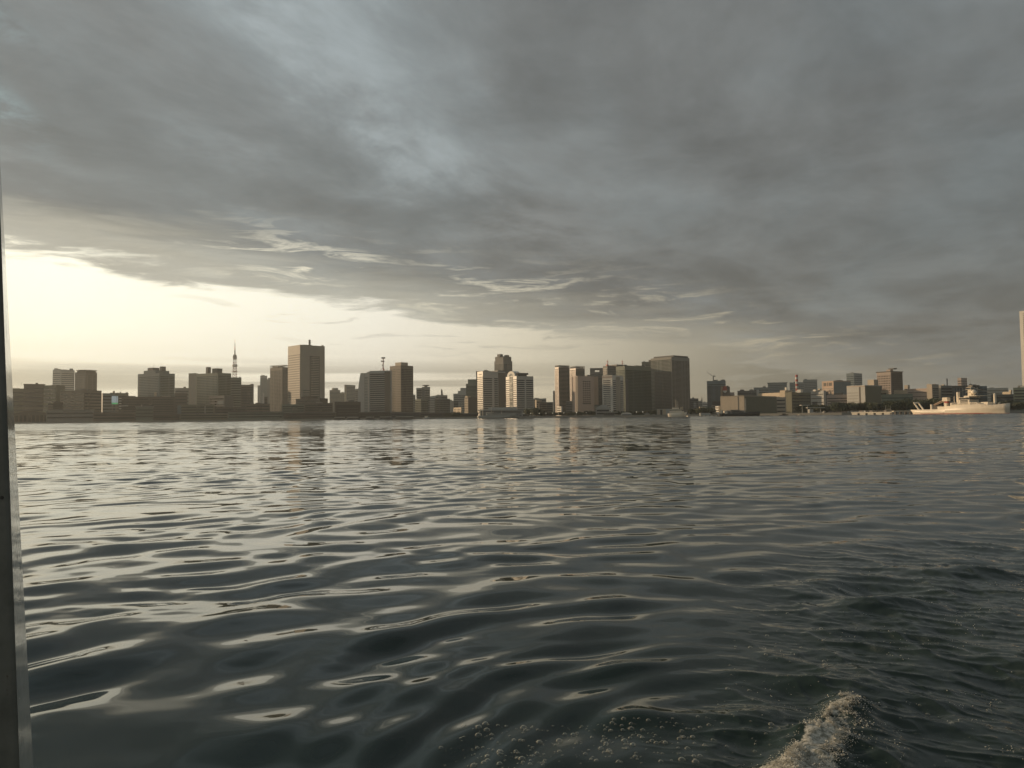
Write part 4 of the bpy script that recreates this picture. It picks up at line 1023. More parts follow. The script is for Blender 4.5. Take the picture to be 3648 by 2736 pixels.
# ---- billboard screen, the one lit sign
bb = empty('billboard', at(409, 1426, 1290), 0); tag(bb, 'lit billboard screen, pale blue above a green strip, on the left skyline', 'billboard')
bb.location.z = GZ; az = az_of(409); bb.rotation_euler = (0, 0, -az); k = 1290 / F
z0, z1 = at(409, 1440, 1290).z - GZ, at(409, 1411, 1290).z - GZ
mb = MB(); mb.box(-10.8 * k, 10.8 * k, 0, 1.2, z0 - .3, z1 + .3); mb.tube((-6 * k, .6, 0), (-6 * k, .6, z0), .4); mb.tube((6 * k, .6, 0), (6 * k, .6, z0), .4); mb.build('sign_frame', M['dgrey'], bb)
mb = MB(); mb.box(-10 * k, 5.4 * k, -.12, .0, z0 + 5.6 * k, z1); mb.box(6.3 * k, 10 * k, -.12, .0, z0 + 5.6 * k, z1); mb.build('screen', glow_mat('pale_blue_screen', (.42, .50, .52), .42), bb)
mb = MB(); mb.box(-10 * k, 10 * k, -.12, .0, z0 + .3 * k, z0 + 5.0 * k); mb.build('green_strip', glow_mat('green_screen', (.10, .50, .18), .5), bb)

# small plant on the roofs: tanks, fans, a rail of pipes
rr = random.Random(21)
for b in list(BLDS):
    if b.H < 22 or min(b.L, b.R) < 12: continue
    taken = [c for c in b.root.children if c.name.split('.')[0] in ('rooftop_box', 'plant_room', 'upper_storeys', 'upper_storey', 'roof_crown', 'roof_core', 'plant_screen', 'cap_box', 'roof_step', 'roof_storey', 'helipad', 'roof_hump')]
    if taken: continue
    for i in range(rr.choice((1, 2, 3))):
        w, d, h = rr.uniform(.10, .26) * b.L, rr.uniform(.15, .35) * b.R, rr.uniform(1.6, 3.6)
        x = rr.uniform(-.5, .5) * (b.L - w - 2); y = rr.uniform(-.5, .3) * (b.R - d - 2)
        mb = MB(); mb.box(x - w / 2, x + w / 2, y - d / 2, y + d / 2, b.H, b.H + h)
        if rr.random() < .4: mb.tube((x, y, b.H + h), (x, y, b.H + h + rr.uniform(2, 5)), .18, .1, 5)
        mb.build('rooftop_unit', M[rr.choice(('grey', 'dgrey', 'steel'))], b.root)

# ------------------------------------------------------------------ quay: wall, sheds, small things on it
def quay_wall():
    mb = MB()
    P = [(at(p, 1500, Y - 3).x, Y - 3) for p, Y in SHORE]
    for (a, b), (c, d) in zip(P, P[1:]):
        v = Vector((c - a, d - b)).normalized(); n = Vector((v.y, -v.x))
        i = len(mb.v)
        for q in ((a, b), (c, d)):
            for off, z in ((0, -3), (0, 2.6), (2.8, 2.6), (2.8, -3)):
                mb.v.append((q[0] - n.x * off, q[1] - n.y * off, z))
        mb.f += [(i, i + 4, i + 5, i + 1), (i + 1, i + 5, i + 6, i + 2), (i + 2, i + 6, i + 7, i + 3), (i, i + 1, i + 2, i + 3), (i + 4, i + 7, i + 6, i + 5)]
    o = mb.build('quay_wall', M['grey']); tag(o, 'long low dark concrete quay wall at the water’s edge along the whole city', 'wall')
quay_wall()

# arched shed at far left
def arched_shed():
    Y = 1215; az = az_of(107); c = at(107, 1465, Y); k = Y / F
    root = empty('boat_shed', (c.x, c.y, GZ), -az); tag(root, 'low arch-roofed quay shed with a pale roof rim at the far left shore', 'shed')
    H = c.z - GZ; W = 62 * k; n = 14
    arc = [(-W + 2 * W * i / n, H * (.72 + .28 * math.sin(math.pi * i / n))) for i in range(n + 1)]
    mb = MB(); mb.extr([(-W, 0), (W, 0)] + arc[::-1], -14, 14); mb.build('wall', M['brown'], root)
    mb = MB()
    for (a, b), (c_, d) in zip(arc, arc[1:]): mb.tube((a, -14.4, b + .3), (c_, -14.4, d + .3), .35, .35, 5)
    mb.build('roof_rim', M['beige'], root)
    for i in range(9):
        mb = MB(); x = -W * .9 + W * 1.8 * i / 9; mb.box(x, x + W * .14, -14.3, -13.9, 1, H * .62); mb.build('door', M['black'], root)
arched_shed()
shed_i = 0
def shed(x0, x1, top, Y, wall, label, n=2, cat='shed', name='quay_shed', duty=.35, roof=None):
    b = Bld(name, label, cat, x0, None, x1, top, Y, wall=wall, depth=22)
    b.bands('L', n, (.02, .98), (.2, .9), duty)
    mb = MB(); mb.box(-b.L / 2 - .8, b.L / 2 + .8, -b.R / 2 - .8, b.R / 2 + .8, b.H, b.H + .7); mb.build('roof', M[roof or 'roof'], b.root)
    return b
shed(165, 335, 1461, 1225, 'grey', 'long grey two-storey shed just right of the arch-roofed shed')
shed(332, 482, 1470, 1222, 'brown', 'long low brown shed left of the pale-roofed pavilion')
b = shed(484, 546, 1450, 1212, 'green', 'green-walled pavilion with a thin pale roof and a small roof post', 3, roof='lgrey'); b.mast(505, 1441, .6, 'lgrey', 'roof_post')
shed(546, 640, 1476, 1205, 'dbrown', 'low dark shed right of the green-walled pavilion', 1)
shed(640, 812, 1474, 1195, 'olive', 'low olive shed at the water below the white sign strip', 2)
shed(812, 1010, 1468, 1180, 'green', 'long greenish shed at the water below the lattice tower and striped block', 2)
shed(1010, 1196, 1471, 1160, 'dbrown', 'long low dark shed at the foot of the big lit-sided tower', 2)
shed(1280, 1392, 1469, 1130, 'dbrown', 'low shed under the dark striped slab, left half of its quay front', 2)
shed(1392, 1498, 1470, 1110, 'dgrey', 'low dark shed under the plain dark box-capped tower', 2)
shed(1496, 1612, 1471, 1080, 'brown', 'low brown shed in front of the dish and sail topped blocks', 2)
shed(1612, 1704, 1474, 1040, 'dbrown', 'low dark shed left of the grey moored ship', 1)
# waterside pavilion and round-roofed cafe near the middle right
b = Bld('pavilion', 'small glass pavilion with a pale sloped roof below the dark-striped white office', 'pavilion', 2124, None, 2172, 1455, 960, wall='lgrey', depth=18)
b.bands('L', 2, (.05, .95), (.1, .9), .6, 'glass'); mb = MB(); mb.extr([(-b.L * .6, b.H + .02), (b.L * .55, b.H + .02), (b.L * .2, b.H + 4.5), (-b.L * .1, b.H + 4.5)], -b.R * .55, b.R * .5); mb.build('roof', M['lgrey'], b.root)
b = Bld('pavilion', 'long flat canopy pavilion with pale posts on the quay, right of the glass pavilion', 'pavilion', 2150, None, 2190, 1470, 925, wall='dgrey', depth=12); b.slab(4, .6, 1.0, 'lgrey'); b.piers('L', 6, w=.1, mat='lgrey', pr=3)
b = Bld('cafe', 'low pale vaulted building on the quay before the green glass block', 'building', 2213, None, 2250, 1475, 900, wall='lgrey', depth=14)
b.bands('L', 1, (.08, .92), (.2, .75), .8, 'glass'); mb = MB(); hw = b.L / 2; mb.extr([(hw * math.cos(t), b.H + hw * .32 * math.sin(t)) for t in [math.pi * i / 12 for i in range(13)]][::-1], -b.R / 2, b.R / 2); mb.build('vault_roof', M['white'], b.root)
b = Bld('kiosk', 'small pale pitched kiosk on the quay before the largest dark tower', 'kiosk', 2296, None, 2314, 1476, 880, wall='lgrey', depth=8)
mb = MB(); mb.extr([(-b.L * .62, b.H), (b.L * .62, b.H), (0, b.H + 2.4)], -b.R * .6, b.R * .6); mb.build('roof', M['grey'], b.root)
Bld('quay_office', 'small two-tone quayside office left of the white patrol ship', 'building', 2340, None, 2386, 1457, 900, wall='lgrey', depth=14).panel('L', (.04, .22), (.1, .95), 'beige', .2, 'pale_wall').panel('L', (.45, .7), (.1, .95), 'sand', .2, 'cream_wall').panel('L', (.26, .42), (0, .9), 'dbrown', .2, 'doorway')
Bld('quay_office', 'low white sunlit offices on the quay left of the dark barge', 'building', 2505, 2556, 2562, 1468, 880, 68, 'white').bands('L', 2, duty=.35)
Bld('quay_office', 'small sunlit white box building behind the dark barge', 'building', 2548, 2560, 2566, 1447, 940, 66, 'white').bands('L', 3, duty=.35)
Bld('quay_office', 'low striped grey office at the foot of the blue glass tower', 'building', 2535, None, 2572, 1444, 1000, wall='grey', depth=18).bands('L', 4, duty=.45)
Bld('quay_office', 'long low white and glass offices behind the dark barge, under the pale warehouse', 'building', 2588, None, 2654, 1462, 860, wall='lgrey', depth=14).bands('L', 3, duty=.5).panel('L', (.24, .74), (1.0, 1.15), 'dgrey', .5, 'dark_roof')

# ------------------------------------------------------------------ trees
def leaf_mat(name, c0, c1):
    m, nt, bs = new_mat(name)
    tc = nt.nodes.new('ShaderNodeTexCoord'); O = X(nt, tc.outputs['Object'])
    n = noise(nt, O, 0.8, 5, 0.6)
    nt.links.new(mixc(nt, n.ss(.35, .65), c0, c1).v, bs.inputs['Base Color'])
    bs.inputs['Roughness'].default_value = 0.7
    return m
LEAF = leaf_mat('dark_leaves', (0.028, 0.040, 0.018), (0.065, 0.080, 0.034))
BARK = wall_mat('bark', (0.07, 0.055, 0.04), 0.9)
def tree_meshes(seed, h, w, n=1500):
    rd = random.Random(seed); mb = MB()
    mb.tube((0, 0, 0), (0, 0, h * .45), .28, .18, 7)
    for i in range(6):
        t = rd.uniform(0, 6.28); z = h * rd.uniform(.25, .42)
        mb.tube((0, 0, z), (w * .32 * math.cos(t), w * .32 * math.sin(t), z + h * .28), .12, .05, 5)
    trunk = mb
    blobs = [(rd.uniform(-.30, .30) * w, rd.uniform(-.30, .30) * w, h * rd.uniform(.38, .78), w * rd.uniform(.16, .30)) for _ in range(11)]
    cr = MB()
    for i in range(n):
        bx, by, bz, br = rd.choice(blobs)
        d = Vector((rd.gauss(0, 1), rd.gauss(0, 1), rd.gauss(0, 1))).normalized() * br * rd.uniform(.55, 1.12)
        c = Vector((bx, by, bz)) + d; s = rd.uniform(.22, .55)
        a = Vector((rd.gauss(0, 1), rd.gauss(0, 1), rd.gauss(0, 1))).normalized(); b = a.orthogonal().normalized()
        k = len(cr.v)
        for (p, q) in ((-1, -.6), (.8, -1), (1, .7), (-.5, 1)): cr.v.append(tuple(c + a * (s * p) + b * (s * q)))
        cr.f.append((k, k + 1, k + 2, k + 3))
    return trunk, cr
NTH = ['', 'first', 'second', 'third', 'fourth', 'fifth', 'sixth', 'seventh', 'eighth', 'ninth', 'tenth', 'eleventh', 'twelfth', 'thirteenth', 'fourteenth', 'fifteenth', 'sixteenth', 'seventeenth', 'eighteenth', 'nineteenth']
ORD = {}
TREES = []
for i in range(4):
    tm, cm = tree_meshes(50 + i, 11.0, 10.5 + i)
    TREES.append((tm, cm, [None, None]))
def tree(px, Y, s, v, label, group):
    g = at(px, 1480, Y)
    ORD[label] = ORD.get(label, 0) + 1
    label = NTH[ORD[label]] + ' ' + label
    r = empty('tree', (g.x, g.y, GZ), (px * 7.7) % 6.28); r.scale = (s * 1.1, s * 1.1, s)
    tag(r, label, 'tree', group)
    tm, cm, st = TREES[v]
    if st[0] is None:
        st[0] = tm.build('trunk', BARK, r); st[1] = cm.build('crown', LEAF, r)
    else:
        for o in st:
            c = o.copy(); COL.objects.link(c); c.parent = r
rt = random.Random(5)
def row(x0, x1, n, Y0, Y1, s0, s1, label, group):
    for i in range(n):
        px = x0 + (x1 - x0) * (i + rt.uniform(.2, .8)) / n
        f = (px - x0) / (x1 - x0); Y = Y0 + (Y1 - Y0) * f + rt.uniform(-14, 14)
        tree(px, Y, rt.uniform(s0, s1), rt.randrange(4), label, group)
row(1878, 1925, 5, 990, 985, .85, 1.05, 'dark bushy tree from the left, just right of the ferry terminal', 'trees beside the ferry terminal')
row(1925, 2120, 15, 985, 940, .45, .62, 'quayside tree from the left below the lit-grid apartment towers', 'trees below the lit-grid towers')
row(2190, 2345, 12, 930, 895, .42, .6, 'quayside tree from the left below the green glass block', 'trees below the green glass block')
row(2455, 2545, 9, 905, 890, .6, .8, 'dark tree from the left, right of the white patrol ship', 'trees right of the patrol ship')
row(2845, 2985, 9, 880, 860, .6, .95, 'dark tree from the left behind the canopied jetty', 'trees behind the jetty')
row(2975, 3190, 18, 830, 800, .85, 1.1, 'tree from the left in the belt behind the floating pier', 'trees behind the floating pier')
row(3185, 3345, 14, 800, 780, 1.05, 1.3, 'tall tree from the left in the belt behind the ship’s stern', 'trees behind the ship’s stern')
row(3480, 3650, 11, 790, 780, .75, 1.0, 'dark tree from the left beyond the research ship’s bow', 'trees beyond the ship’s bow')
row(1590, 1640, 3, 1045, 1040, .6, .8, 'small dark tree from the left, left of the grey moored ship', 'trees left of the moored ship')

# ------------------------------------------------------------------ lamps along the quay
LAMPM = glow_mat('lamp_glow', (1.0, .92, .72), 0.8)
lamp0 = None
for i, px in enumerate((1866, 1891, 1921, 1945, 1969, 2009, 2054, 2089, 2268, 2290)):
    Y = shoreY(px) + 6; g = at(px, 1480, Y)
    r = empty('street_lamp', (g.x, g.y, GZ)); tag(r, NTH[i + 1] + ' globe lamp from the left in the row along the central quay', 'street lamp', 'globe lamps along the central quay')
    if lamp0 is None:
        mb = MB(); mb.tube((0, 0, 0), (0, 0, 3.6), .09, .06, 6); p_ = mb.build('post', M['dgrey'], r)
        mb = MB(); mb.lathe(0, 0, [(.1, 3.6), (.34, 3.75), (.42, 4.0), (.32, 4.25), (.08, 4.35)], 10); g_ = mb.build('globe', LAMPM, r, True); lamp0 = (p_, g_)
    else:
        for o in lamp0:
            c = o.copy(); COL.objects.link(c); c.parent = r

# ------------------------------------------------------------------ ships
SHIPW = wall_mat('ship_white_paint', (0.80, 0.71, 0.57), 0.38, 0.06, 0.08)
BOOT = wall_mat('red_boot_paint', (0.30, 0.06, 0.04), 0.5)
def hull(L, st, name, mat, root, boot=None):
    """st: stations (x fraction 0 stern..1 bow, half-beam deck, half-beam waterline, deck z)"""
    mb = MB(); n = len(st)
    for (f, bd, bw, zd, dx) in st:
        x = (f - .5) * L
        mb.v += [(x + dx, -bd, zd), (x + dx * .4, -(bd * .35 + bw * .65), zd * .45), (x, -bw, 0.35), (x, -bw * .9, -1.5),
                 (x, bw * .9, -1.5), (x, bw, 0.35), (x + dx * .4, bd * .35 + bw * .65, zd * .45), (x + dx, bd, zd)]
    for i in range(n - 1):
        for j in range(7):
            a = i * 8 + j; mb.f.append((a, a + 8, a + 9, a + 1))
        mb.f.append((i * 8 + 7, i * 8 + 15, i * 8 + 8, i * 8))
    mb.f.append(tuple(range(0, 8))); mb.f.append(tuple(range(n * 8 - 1, n * 8 - 9, -1)))
    o = mb.build(name, mat, root)
    for i_, pl in enumerate(o.data.polygons):
        if i_ < (n - 1) * 8 and i_ % 8 not in (3, 7): pl.use_smooth = True
    if boot:
        mb = MB()
        for (f, bd, bw, zd, dx) in st:
            x = (f - .5) * L; mb.v += [(x, -bw - .06, .9), (x, -bw - .06, -1), (x, bw + .06, -1), (x, bw + .06, .9)]
        for i in range(n - 1):
            a = i * 4; mb.f += [(a, a + 4, a + 5, a + 1), (a + 2, a + 6, a + 7, a + 3)]
        mb.f += [(n * 4 - 4, n * 4 - 3, n * 4 - 2, n * 4 - 1)]
        mb.build('boot_stripe', boot, o)
    return o

def research_ship():
    Y = 655; yaw = R(63)
    pa, pb = at(3262, 1474, Y), at(3597, 1474, Y)
    c = (pa + pb) / 2; az = az_of(3430)
    W = (pb - pa).length
    t0, t1 = ray(3262, 1474), ray(3597, 1474); t0, t1 = t0.x / t0.y, t1.x / t1.y
    cy, sy = math.cos(yaw), math.sin(yaw)
    # ends P0 = C - e L/2 , P1 = C + e L/2 ; solve L and C.x for the given centre depth
    A = np.array([[1, -(cy + t0 * sy)], [1, (cy + t1 * sy)]]); B_ = np.array([t0 * Y, t1 * Y])
    # x0: Cx - cy h = t0 (Y + sy h) ; x1: Cx + cy h = t1 (Y - sy h)
    Cx, h = np.linalg.solve(A, B_)
    L = 2 * h
    root = empty('research_ship', (Cx, Y, 0), -yaw)
    tag(root, 'big white research ship with stern gantry and red boot line, sunlit at right', 'ship')
    e = Vector((cy, -sy, 0))
    def lx(px):                                 # local x along the ship for a photograph column
        t = ray(px, 1450); t = t.x / t.y
        return (t * Y - Cx) / (cy + t * sy)
    def zz(px, py):
        x = lx(px); return at(px, py, Y - sy * x).z
    z_st, z_mid, z_fw, z_bow = zz(3300, 1459), zz(3400, 1447), zz(3450, 1442), zz(3592, 1435.5)
    Bm = 7.6
    st = [(0.0, Bm * .72, Bm * .45, z_st, -1.2), (.03, Bm * .85, Bm * .70, z_st, 0), (.12, Bm * .97, Bm * .92, z_st, 0), (.395, Bm, Bm, z_st, 0), (.40, Bm, Bm, z_mid, 0),
          (.60, Bm, Bm * .99, z_mid + .6, 0), (.74, Bm * .97, Bm * .80, z_mid + 1.8, 0), (.86, Bm * .82, Bm * .48, z_bow - 1.6, .5), (.95, Bm * .48, Bm * .17, z_bow - .6, 1.0), (1.0, .35, .25, z_bow, .6)]
    hull(L, st, 'hull', SHIPW, root, BOOT)
    def blk(name, x0, x1, y0, y1, mat, w=None, zb=None, off=0.0, parent=None):
        w = w or Bm * .86; a, b = lx(x0), lx(x1); xm = (x0 + x1) / 2
        mb = MB(); mb.box(a, b, -w + off, w + off, zb if zb is not None else zz(xm, y1), zz(xm, y0)); return mb.build(name, mat, parent or root)
    d0 = blk('deckhouse', 3403, 3478, 1434.5, 1447, SHIPW, Bm * .93)
    blk('deckhouse', 3471, 3500, 1434, 1443, SHIPW, Bm * .9)
    br = blk('bridge', 3432, 3471, 1416, 1435, SHIPW, Bm * .86)
    mb = MB(); a, b = lx(3430), lx(3473)
    z = zz(3452, 1420.5); mb.box(a + 1, b + .15, -Bm * .86 - .12, Bm * .86 + .12, z - .7, z + .7); mb.build('bridge_windows', M['glass'], br)
    for k in range(2):
        z = zz(3452, 1427 + 5 * k)
        mb = MB()
        for i in range(9):
            x = a + 2 + i * (b - a - 4) / 9; mb.box(x, x + .9, -Bm * .86 - .1, -Bm * .86 + .1, z - .4, z + .4)
        mb.build('porthole_row', M['glass'], br)
    blk('bridge_wing', 3455, 3474, 1410, 1416, SHIPW, Bm * 1.02)
    mb = MB(); x = lx(3409)
    # dark fore screen under the long wheelhouse roof
    blk('wheelhouse_roof', 3466, 3500, 1409, 1411, SHIPW, Bm * 1.0)
    # funnel
    mb = MB(); x = lx(3418.5); z1 = zz(3418, 1396); mb.lathe(x, -1.5, [(1.35, z_mid), (1.25, z1 - 1), (1.1, z1)], 14); f = mb.build('funnel', SHIPW, root)
    mb = MB(); mb.lathe(x, -1.5, [(1.17, z1 - .9), (1.12, z1 + .1)], 14); mb.build('funnel_cap', M['dgrey'], f)
    # main mast
    x = lx(3459); zb, zt = zz(3459, 1411), zz(3459, 1376)
    mb = MB(); mb.prism([(x - 1.5, -1.3), (x + 1.5, -1.3), (x + 1.5, 1.3), (x - 1.5, 1.3)], zb - 1, zt - 3)
    for q in (.4, .65, .85): mb.box(x - 2.2, x + 2.2, -2.6, 2.6, zb + (zt - zb) * q, zb + (zt - zb) * q + .3)
    mb.tube((x, 0, zt - 3), (x, 0, zt + 1.5), .25, .12); mb.build('radar_mast', SHIPW, root)
    mb = MB(); mb.box(x - 2, x + 2, -.2, .2, zt, zt + .35); mb.build('radar_bar', SHIPW, root)
    x = lx(3474); z = zz(3474, 1397); r = 2.1
    mb = MB(); mb.lathe(x, -1.0, [(.8, zz(3474, 1410)), (.8, z - r * .9)] + [(max(.05, r * math.cos(t)), z + r * math.sin(t)) for t in [math.pi * (-.35 + .85 * i / 8) for i in range(9)]], 16); mb.build('satellite_dome', SHIPW, root, True)
    # fore kingpost
    x = lx(3545.5); zt = zz(3545, 1401); mb = MB(); mb.lathe(x, 0, [(1.1, z_bow - 3), (1.0, zt - 2), (.8, zt - .5), (.4, zt)], 10); mb.build('kingpost', SHIPW, root)
    # stern gantry
    mb = MB(); zt = zz(3270, 1431)
    xb0, xb1 = lx(3276), lx(3304); xt0, xt1 = lx(3258), lx(3286)
    for y, xb, xt in ((Bm * .75, xb0, xt0), (-Bm * .75, xb0 + 3.5, xt0 + 3.5)):
        mb.tube((xb, y, z_st - .3), (xt, y, zt - 1.0), .75, .6, 8)
    mb.tube((xt0, Bm * .75, zt - 1.0), (xt0 + 3.5, -Bm * .75, zt - 1.0), .6, .6, 8); mb.build('stern_gantry', SHIPW, root)
    # working deck: crane post, boom, winch house
    mb = MB(); x = lx(3330); mb.tube((x, -4, z_st), (x, -4, zz(3330, 1441)), 1.2, 1.2, 10); mb.tube((x - .1, -4, zz(3330, 1446)), (x, -4, zz(3330, 1444)), 1.35, 1.35, 10); mb.build('crane_post', SHIPW, root)
    mb = MB(); mb.tube((lx(3333), -3.5, zz(3333, 1444)), (lx(3374), -3.5, zz(3374, 1424)), .55, .45, 6); mb.tube((lx(3333), -3.5, zz(3333, 1447)), (lx(3374), -3.5, zz(3374, 1430)), .35, .3, 6)
    for i in range(6):
        f = i / 6; mb.tube((lx(3333 + 41 * f), -3.5, zz(3350, 1444 - 20 * f)), (lx(3336 + 41 * f), -3.5, zz(3350, 1446 - 17 * f)), .2, .2, 4)
    mb.build('crane_boom', M['orange'], root)
    blk('crane_house', 3368, 3386, 1416, 1429, SHIPW, 2.2, off=-2.0); blk('crane_pedestal', 3372, 3381, 1428, 1459, SHIPW, 1.4, off=-2.0)
    blk('winch', 3336, 3366, 1445, 1459, M['dbrown'], 3.6, off=-1.0); blk('deck_locker', 3355, 3400, 1448, 1459, SHIPW, Bm * .8)
    mb = MB(); a, b = lx(3383), lx(3401); z = zz(3392, 1433); mb.prism([(a, -Bm * .95), (a + 1, -Bm * 1.1), (b - 1, -Bm * 1.1), (b, -Bm * .95), (b - 1, -Bm * .75), (a + 1, -Bm * .75)], z - .8, z + .8); mb.build('lifeboat', M['red'], root)
    mb = MB()
    for i in range(14):
        x = lx(3405) + i * (lx(3530) - lx(3405)) / 13; mb.tube((x, -Bm * .97, z_mid - .5), (x, -Bm * .97, z_mid + 1.6), .05, .05, 4)
    mb.tube((lx(3405), -Bm * .97, z_mid + 1.5), (lx(3530), -Bm * .97, z_mid + 2.2), .06, .06, 4); mb.build('railing', SHIPW, root)
    for q_, (xa, xb, py) in enumerate(((3408, 3428, 1438.5), (3436, 3466, 1438.5), (3474, 3496, 1438.5))):
        a, b = lx(xa), lx(xb); z = zz((xa + xb) / 2, py); mb = MB(); k_ = 6
        for i in range(k_):
            x = a + (b - a) * (i + .3) / k_; mb.box(x, x + .7, -Bm * .93 - .12, -Bm * .93 + .1, z - .35, z + .35)
        mb.build('porthole_row', M['glass'], d0)
    mb = MB(); zt = zz(3459, 1378)
    for (x1_, z1_) in ((lx(3420), zz(3420, 1398)), (lx(3545), zz(3545, 1403))): mb.tube((lx(3459), 0, zt), (x1_, 0, z1_), .07, .07, 4)
    mb.tube((lx(3545), 0, zz(3545, 1404)), (lx(3592), 0, z_bow + .5), .07, .07, 4); mb.build('rigging', M['steel'], root)
    for xx in (3412, 3425): mb = MB(); mb.tube((lx(xx), -4.5, z_mid), (lx(xx), -4.5, zz(xx, 1412)), .3, .2, 6); mb.build('vent_pipe', SHIPW, root)
    mb = MB(); mb.box(lx(3505), lx(3530), -4, 4, z_mid, z_mid + 3.0); mb.build('fore_deckhouse', SHIPW, root)
    for xx in (3552, 3566): mb = MB(); mb.lathe(lx(xx), -2, [(.9, z_bow - 2.5), (.9, z_bow + .4), (.3, z_bow + .7)], 8); mb.build('winch', M['steel'], root)
    x = lx(3574); mb = MB(); mb.box(x - .9, x + .9, -2.3, -2.0, z_bow * .42, z_bow * .60); mb.build('anchor', M['dgrey'], root)
research_ship()

def small_ship(name, label, cat, x0, x1, wl, Y, yaw, top, mat, parts, Bm, decks):
    """a ship between two columns; parts: (part name, xa, xb, ytop, ybase, half width, material)"""
    yaw = R(yaw); t0, t1 = ray(x0, wl), ray(x1, wl); t0, t1 = t0.x / t0.y, t1.x / t1.y
    cy, sy = math.cos(yaw), math.sin(yaw)
    Cx, h = np.linalg.solve(np.array([[1, -(cy + t0 * sy)], [1, cy + t1 * sy]]), np.array([t0 * Y, t1 * Y])); L = 2 * h
    root = empty(name, (Cx, Y, 0), -yaw); tag(root, label, cat)
    lx = lambda px: ((ray(px, wl).x / ray(px, wl).y) * Y - Cx) / (cy + (ray(px, wl).x / ray(px, wl).y) * sy)
    zz = lambda px, py: at(px, py, Y - sy * lx(px)).z
    z0, z1 = zz(x0 + 5, decks[0]), zz(x1 - 5, decks[1])
    st = [(0.0, Bm * .8, Bm * .6, z0, -.3), (.06, Bm * .95, Bm * .9, z0, 0), (.5, Bm, Bm, (z0 + z1) / 2 - .3, 0), (.75, Bm * .9, Bm * .75, z1 * .92, 0), (.9, Bm * .55, Bm * .35, z1 * .97, .3), (1, .2, .12, z1, .8)]
    if decks[2]: st = [(1 - f, bd, bw, z0 if f < .5 else z1, -dx) for f, bd, bw, zd, dx in st][::-1]
    hull(L, st, 'hull', mat, root)
    for (pn, xa, xb, yt, yb, w, pm) in parts:
        mb = MB(); xm = (xa + xb) / 2
        a, b = lx(xa), lx(xb)
        if pn.endswith('mast') or pn.endswith('pole'): mb.tube(((a + b) / 2, 0, zz(xm, yb)), ((a + b) / 2, 0, zz(xm, yt)), max(.12, (b - a) / 2), max(.08, (b - a) / 3), 6)
        else: mb.box(a, b, -w, w, zz(xm, yb), zz(xm, yt))
        mb.build(pn, pm, root)
    return root
GS = wall_mat('ship_grey_paint', (0.34, 0.33, 0.29), 0.5)
DH = wall_mat('dark_hull_paint', (0.035, 0.033, 0.03), 0.5)
small_ship('moored_ship', 'long grey ship with a gantry frame at its left end, moored below the banded towers', 'ship', 1703, 1848, 1491, 940, 8, 1450, GS,
    [('deckhouse', 1738, 1838, 1474, 1483, 4.2, GS), ('wheelhouse', 1733, 1756, 1468, 1480, 3.6, SHIPW), ('stern_mast', 1710.5, 1713, 1458, 1484, 1, SHIPW), ('stern_mast', 1718.5, 1721, 1458, 1484, 1, SHIPW), ('gantry_beam', 1710, 1721.5, 1457, 1459, .5, SHIPW),
     ('radar_mast', 1751, 1752.4, 1447, 1470, 1, SHIPW), ('signal_mast', 1786.5, 1788, 1463, 1476, 1, SHIPW), ('bridge_windows', 1735, 1757.5, 1470.5, 1472.5, 3.75, M['glass'])], 5.2, (1481, 1480, False))
small_ship('patrol_ship', 'white patrol ship lying in the shade before the largest dark tower', 'ship', 2381, 2445, 1484, 815, 18, 1430, SHIPW,
    [('deckhouse', 2386, 2436, 1465, 1475, 3.2, SHIPW), ('wheelhouse', 2388, 2428, 1457, 1466, 2.8, SHIPW), ('bridge_windows', 2387.5, 2428.5, 1459.5, 1462, 2.95, M['glass']), ('upper_bridge', 2396, 2418, 1452, 1457, 2.0, SHIPW),
     ('radar_mast', 2408, 2410, 1424, 1451, 1, SHIPW), ('signal_mast', 2415, 2416.4, 1430, 1451, 1, SHIPW), ('funnel', 2424, 2434, 1449, 1460, 1.2, M['sand'])], 3.6, (1473, 1469, False))
small_ship('barge', 'long black barge with a raised bow lying before the pale grey warehouse', 'barge', 2561, 2706, 1482, 800, 5, 1440, DH,
    [('wheelhouse', 2579, 2590, 1464, 1476, 2.6, SHIPW), ('cargo_cover', 2604, 2640, 1465, 1474, 3.0, M['dgrey']), ('cargo_hatch', 2640, 2680, 1470, 1475, 3.4, M['dbrown']), ('signal_mast', 2602, 2603.2, 1448, 1476, 1, M['steel']), ('derrick_pole', 2634, 2635, 1462, 1476, 1, M['steel'])], 4.2, (1475, 1466, False))
small_ship('work_boat', 'small tug-like boat with a dark cabin at the left end of the barge', 'boat', 2562, 2580, 1481, 780, 20, 1450, DH,
    [('wheelhouse', 2566, 2574, 1461, 1473, 1.6, SHIPW), ('funnel', 2575, 2577, 1462, 1473, .7, M['orange']), ('signal_mast', 2570, 2570.8, 1452, 1462, 1, M['steel'])], 2.6, (1473, 1471, False))
small_ship('motor_boat', 'small dark boat with an orange-lit waterline, just right of the big warehouse', 'boat', 2776, 2806, 1482, 780, 10, 1460, DH,
    [('cabin', 2786, 2798, 1473.5, 1478, 1.4, M['dbrown'])], 2.0, (1478, 1476, False))
small_ship('motor_boat', 'small boat with an orange-lit hull below the canopied jetty', 'boat', 2838, 2863, 1482.5, 770, 14, 1460, M['sand'],
    [('cabin', 2843, 2851, 1475, 1480, 1.2, SHIPW)], 1.8, (1480, 1479, False))
small_ship('motor_boat', 'white cabin boat tied beside the post of the canopied jetty', 'boat', 2888, 2906, 1479, 790, 30, 1460, DH,
    [('cabin', 2889, 2902, 1470, 1476, 1.6, SHIPW)], 2.0, (1476, 1475, False))
small_ship('motor_boat', 'small pale boat by the quay under the sail topped block', 'boat', 1508, 1530, 1493, 1000, 10, 1460, M['lgrey'],
    [('cabin', 1514, 1524, 1482, 1488, 1.6, SHIPW)], 2.2, (1488, 1486, False))
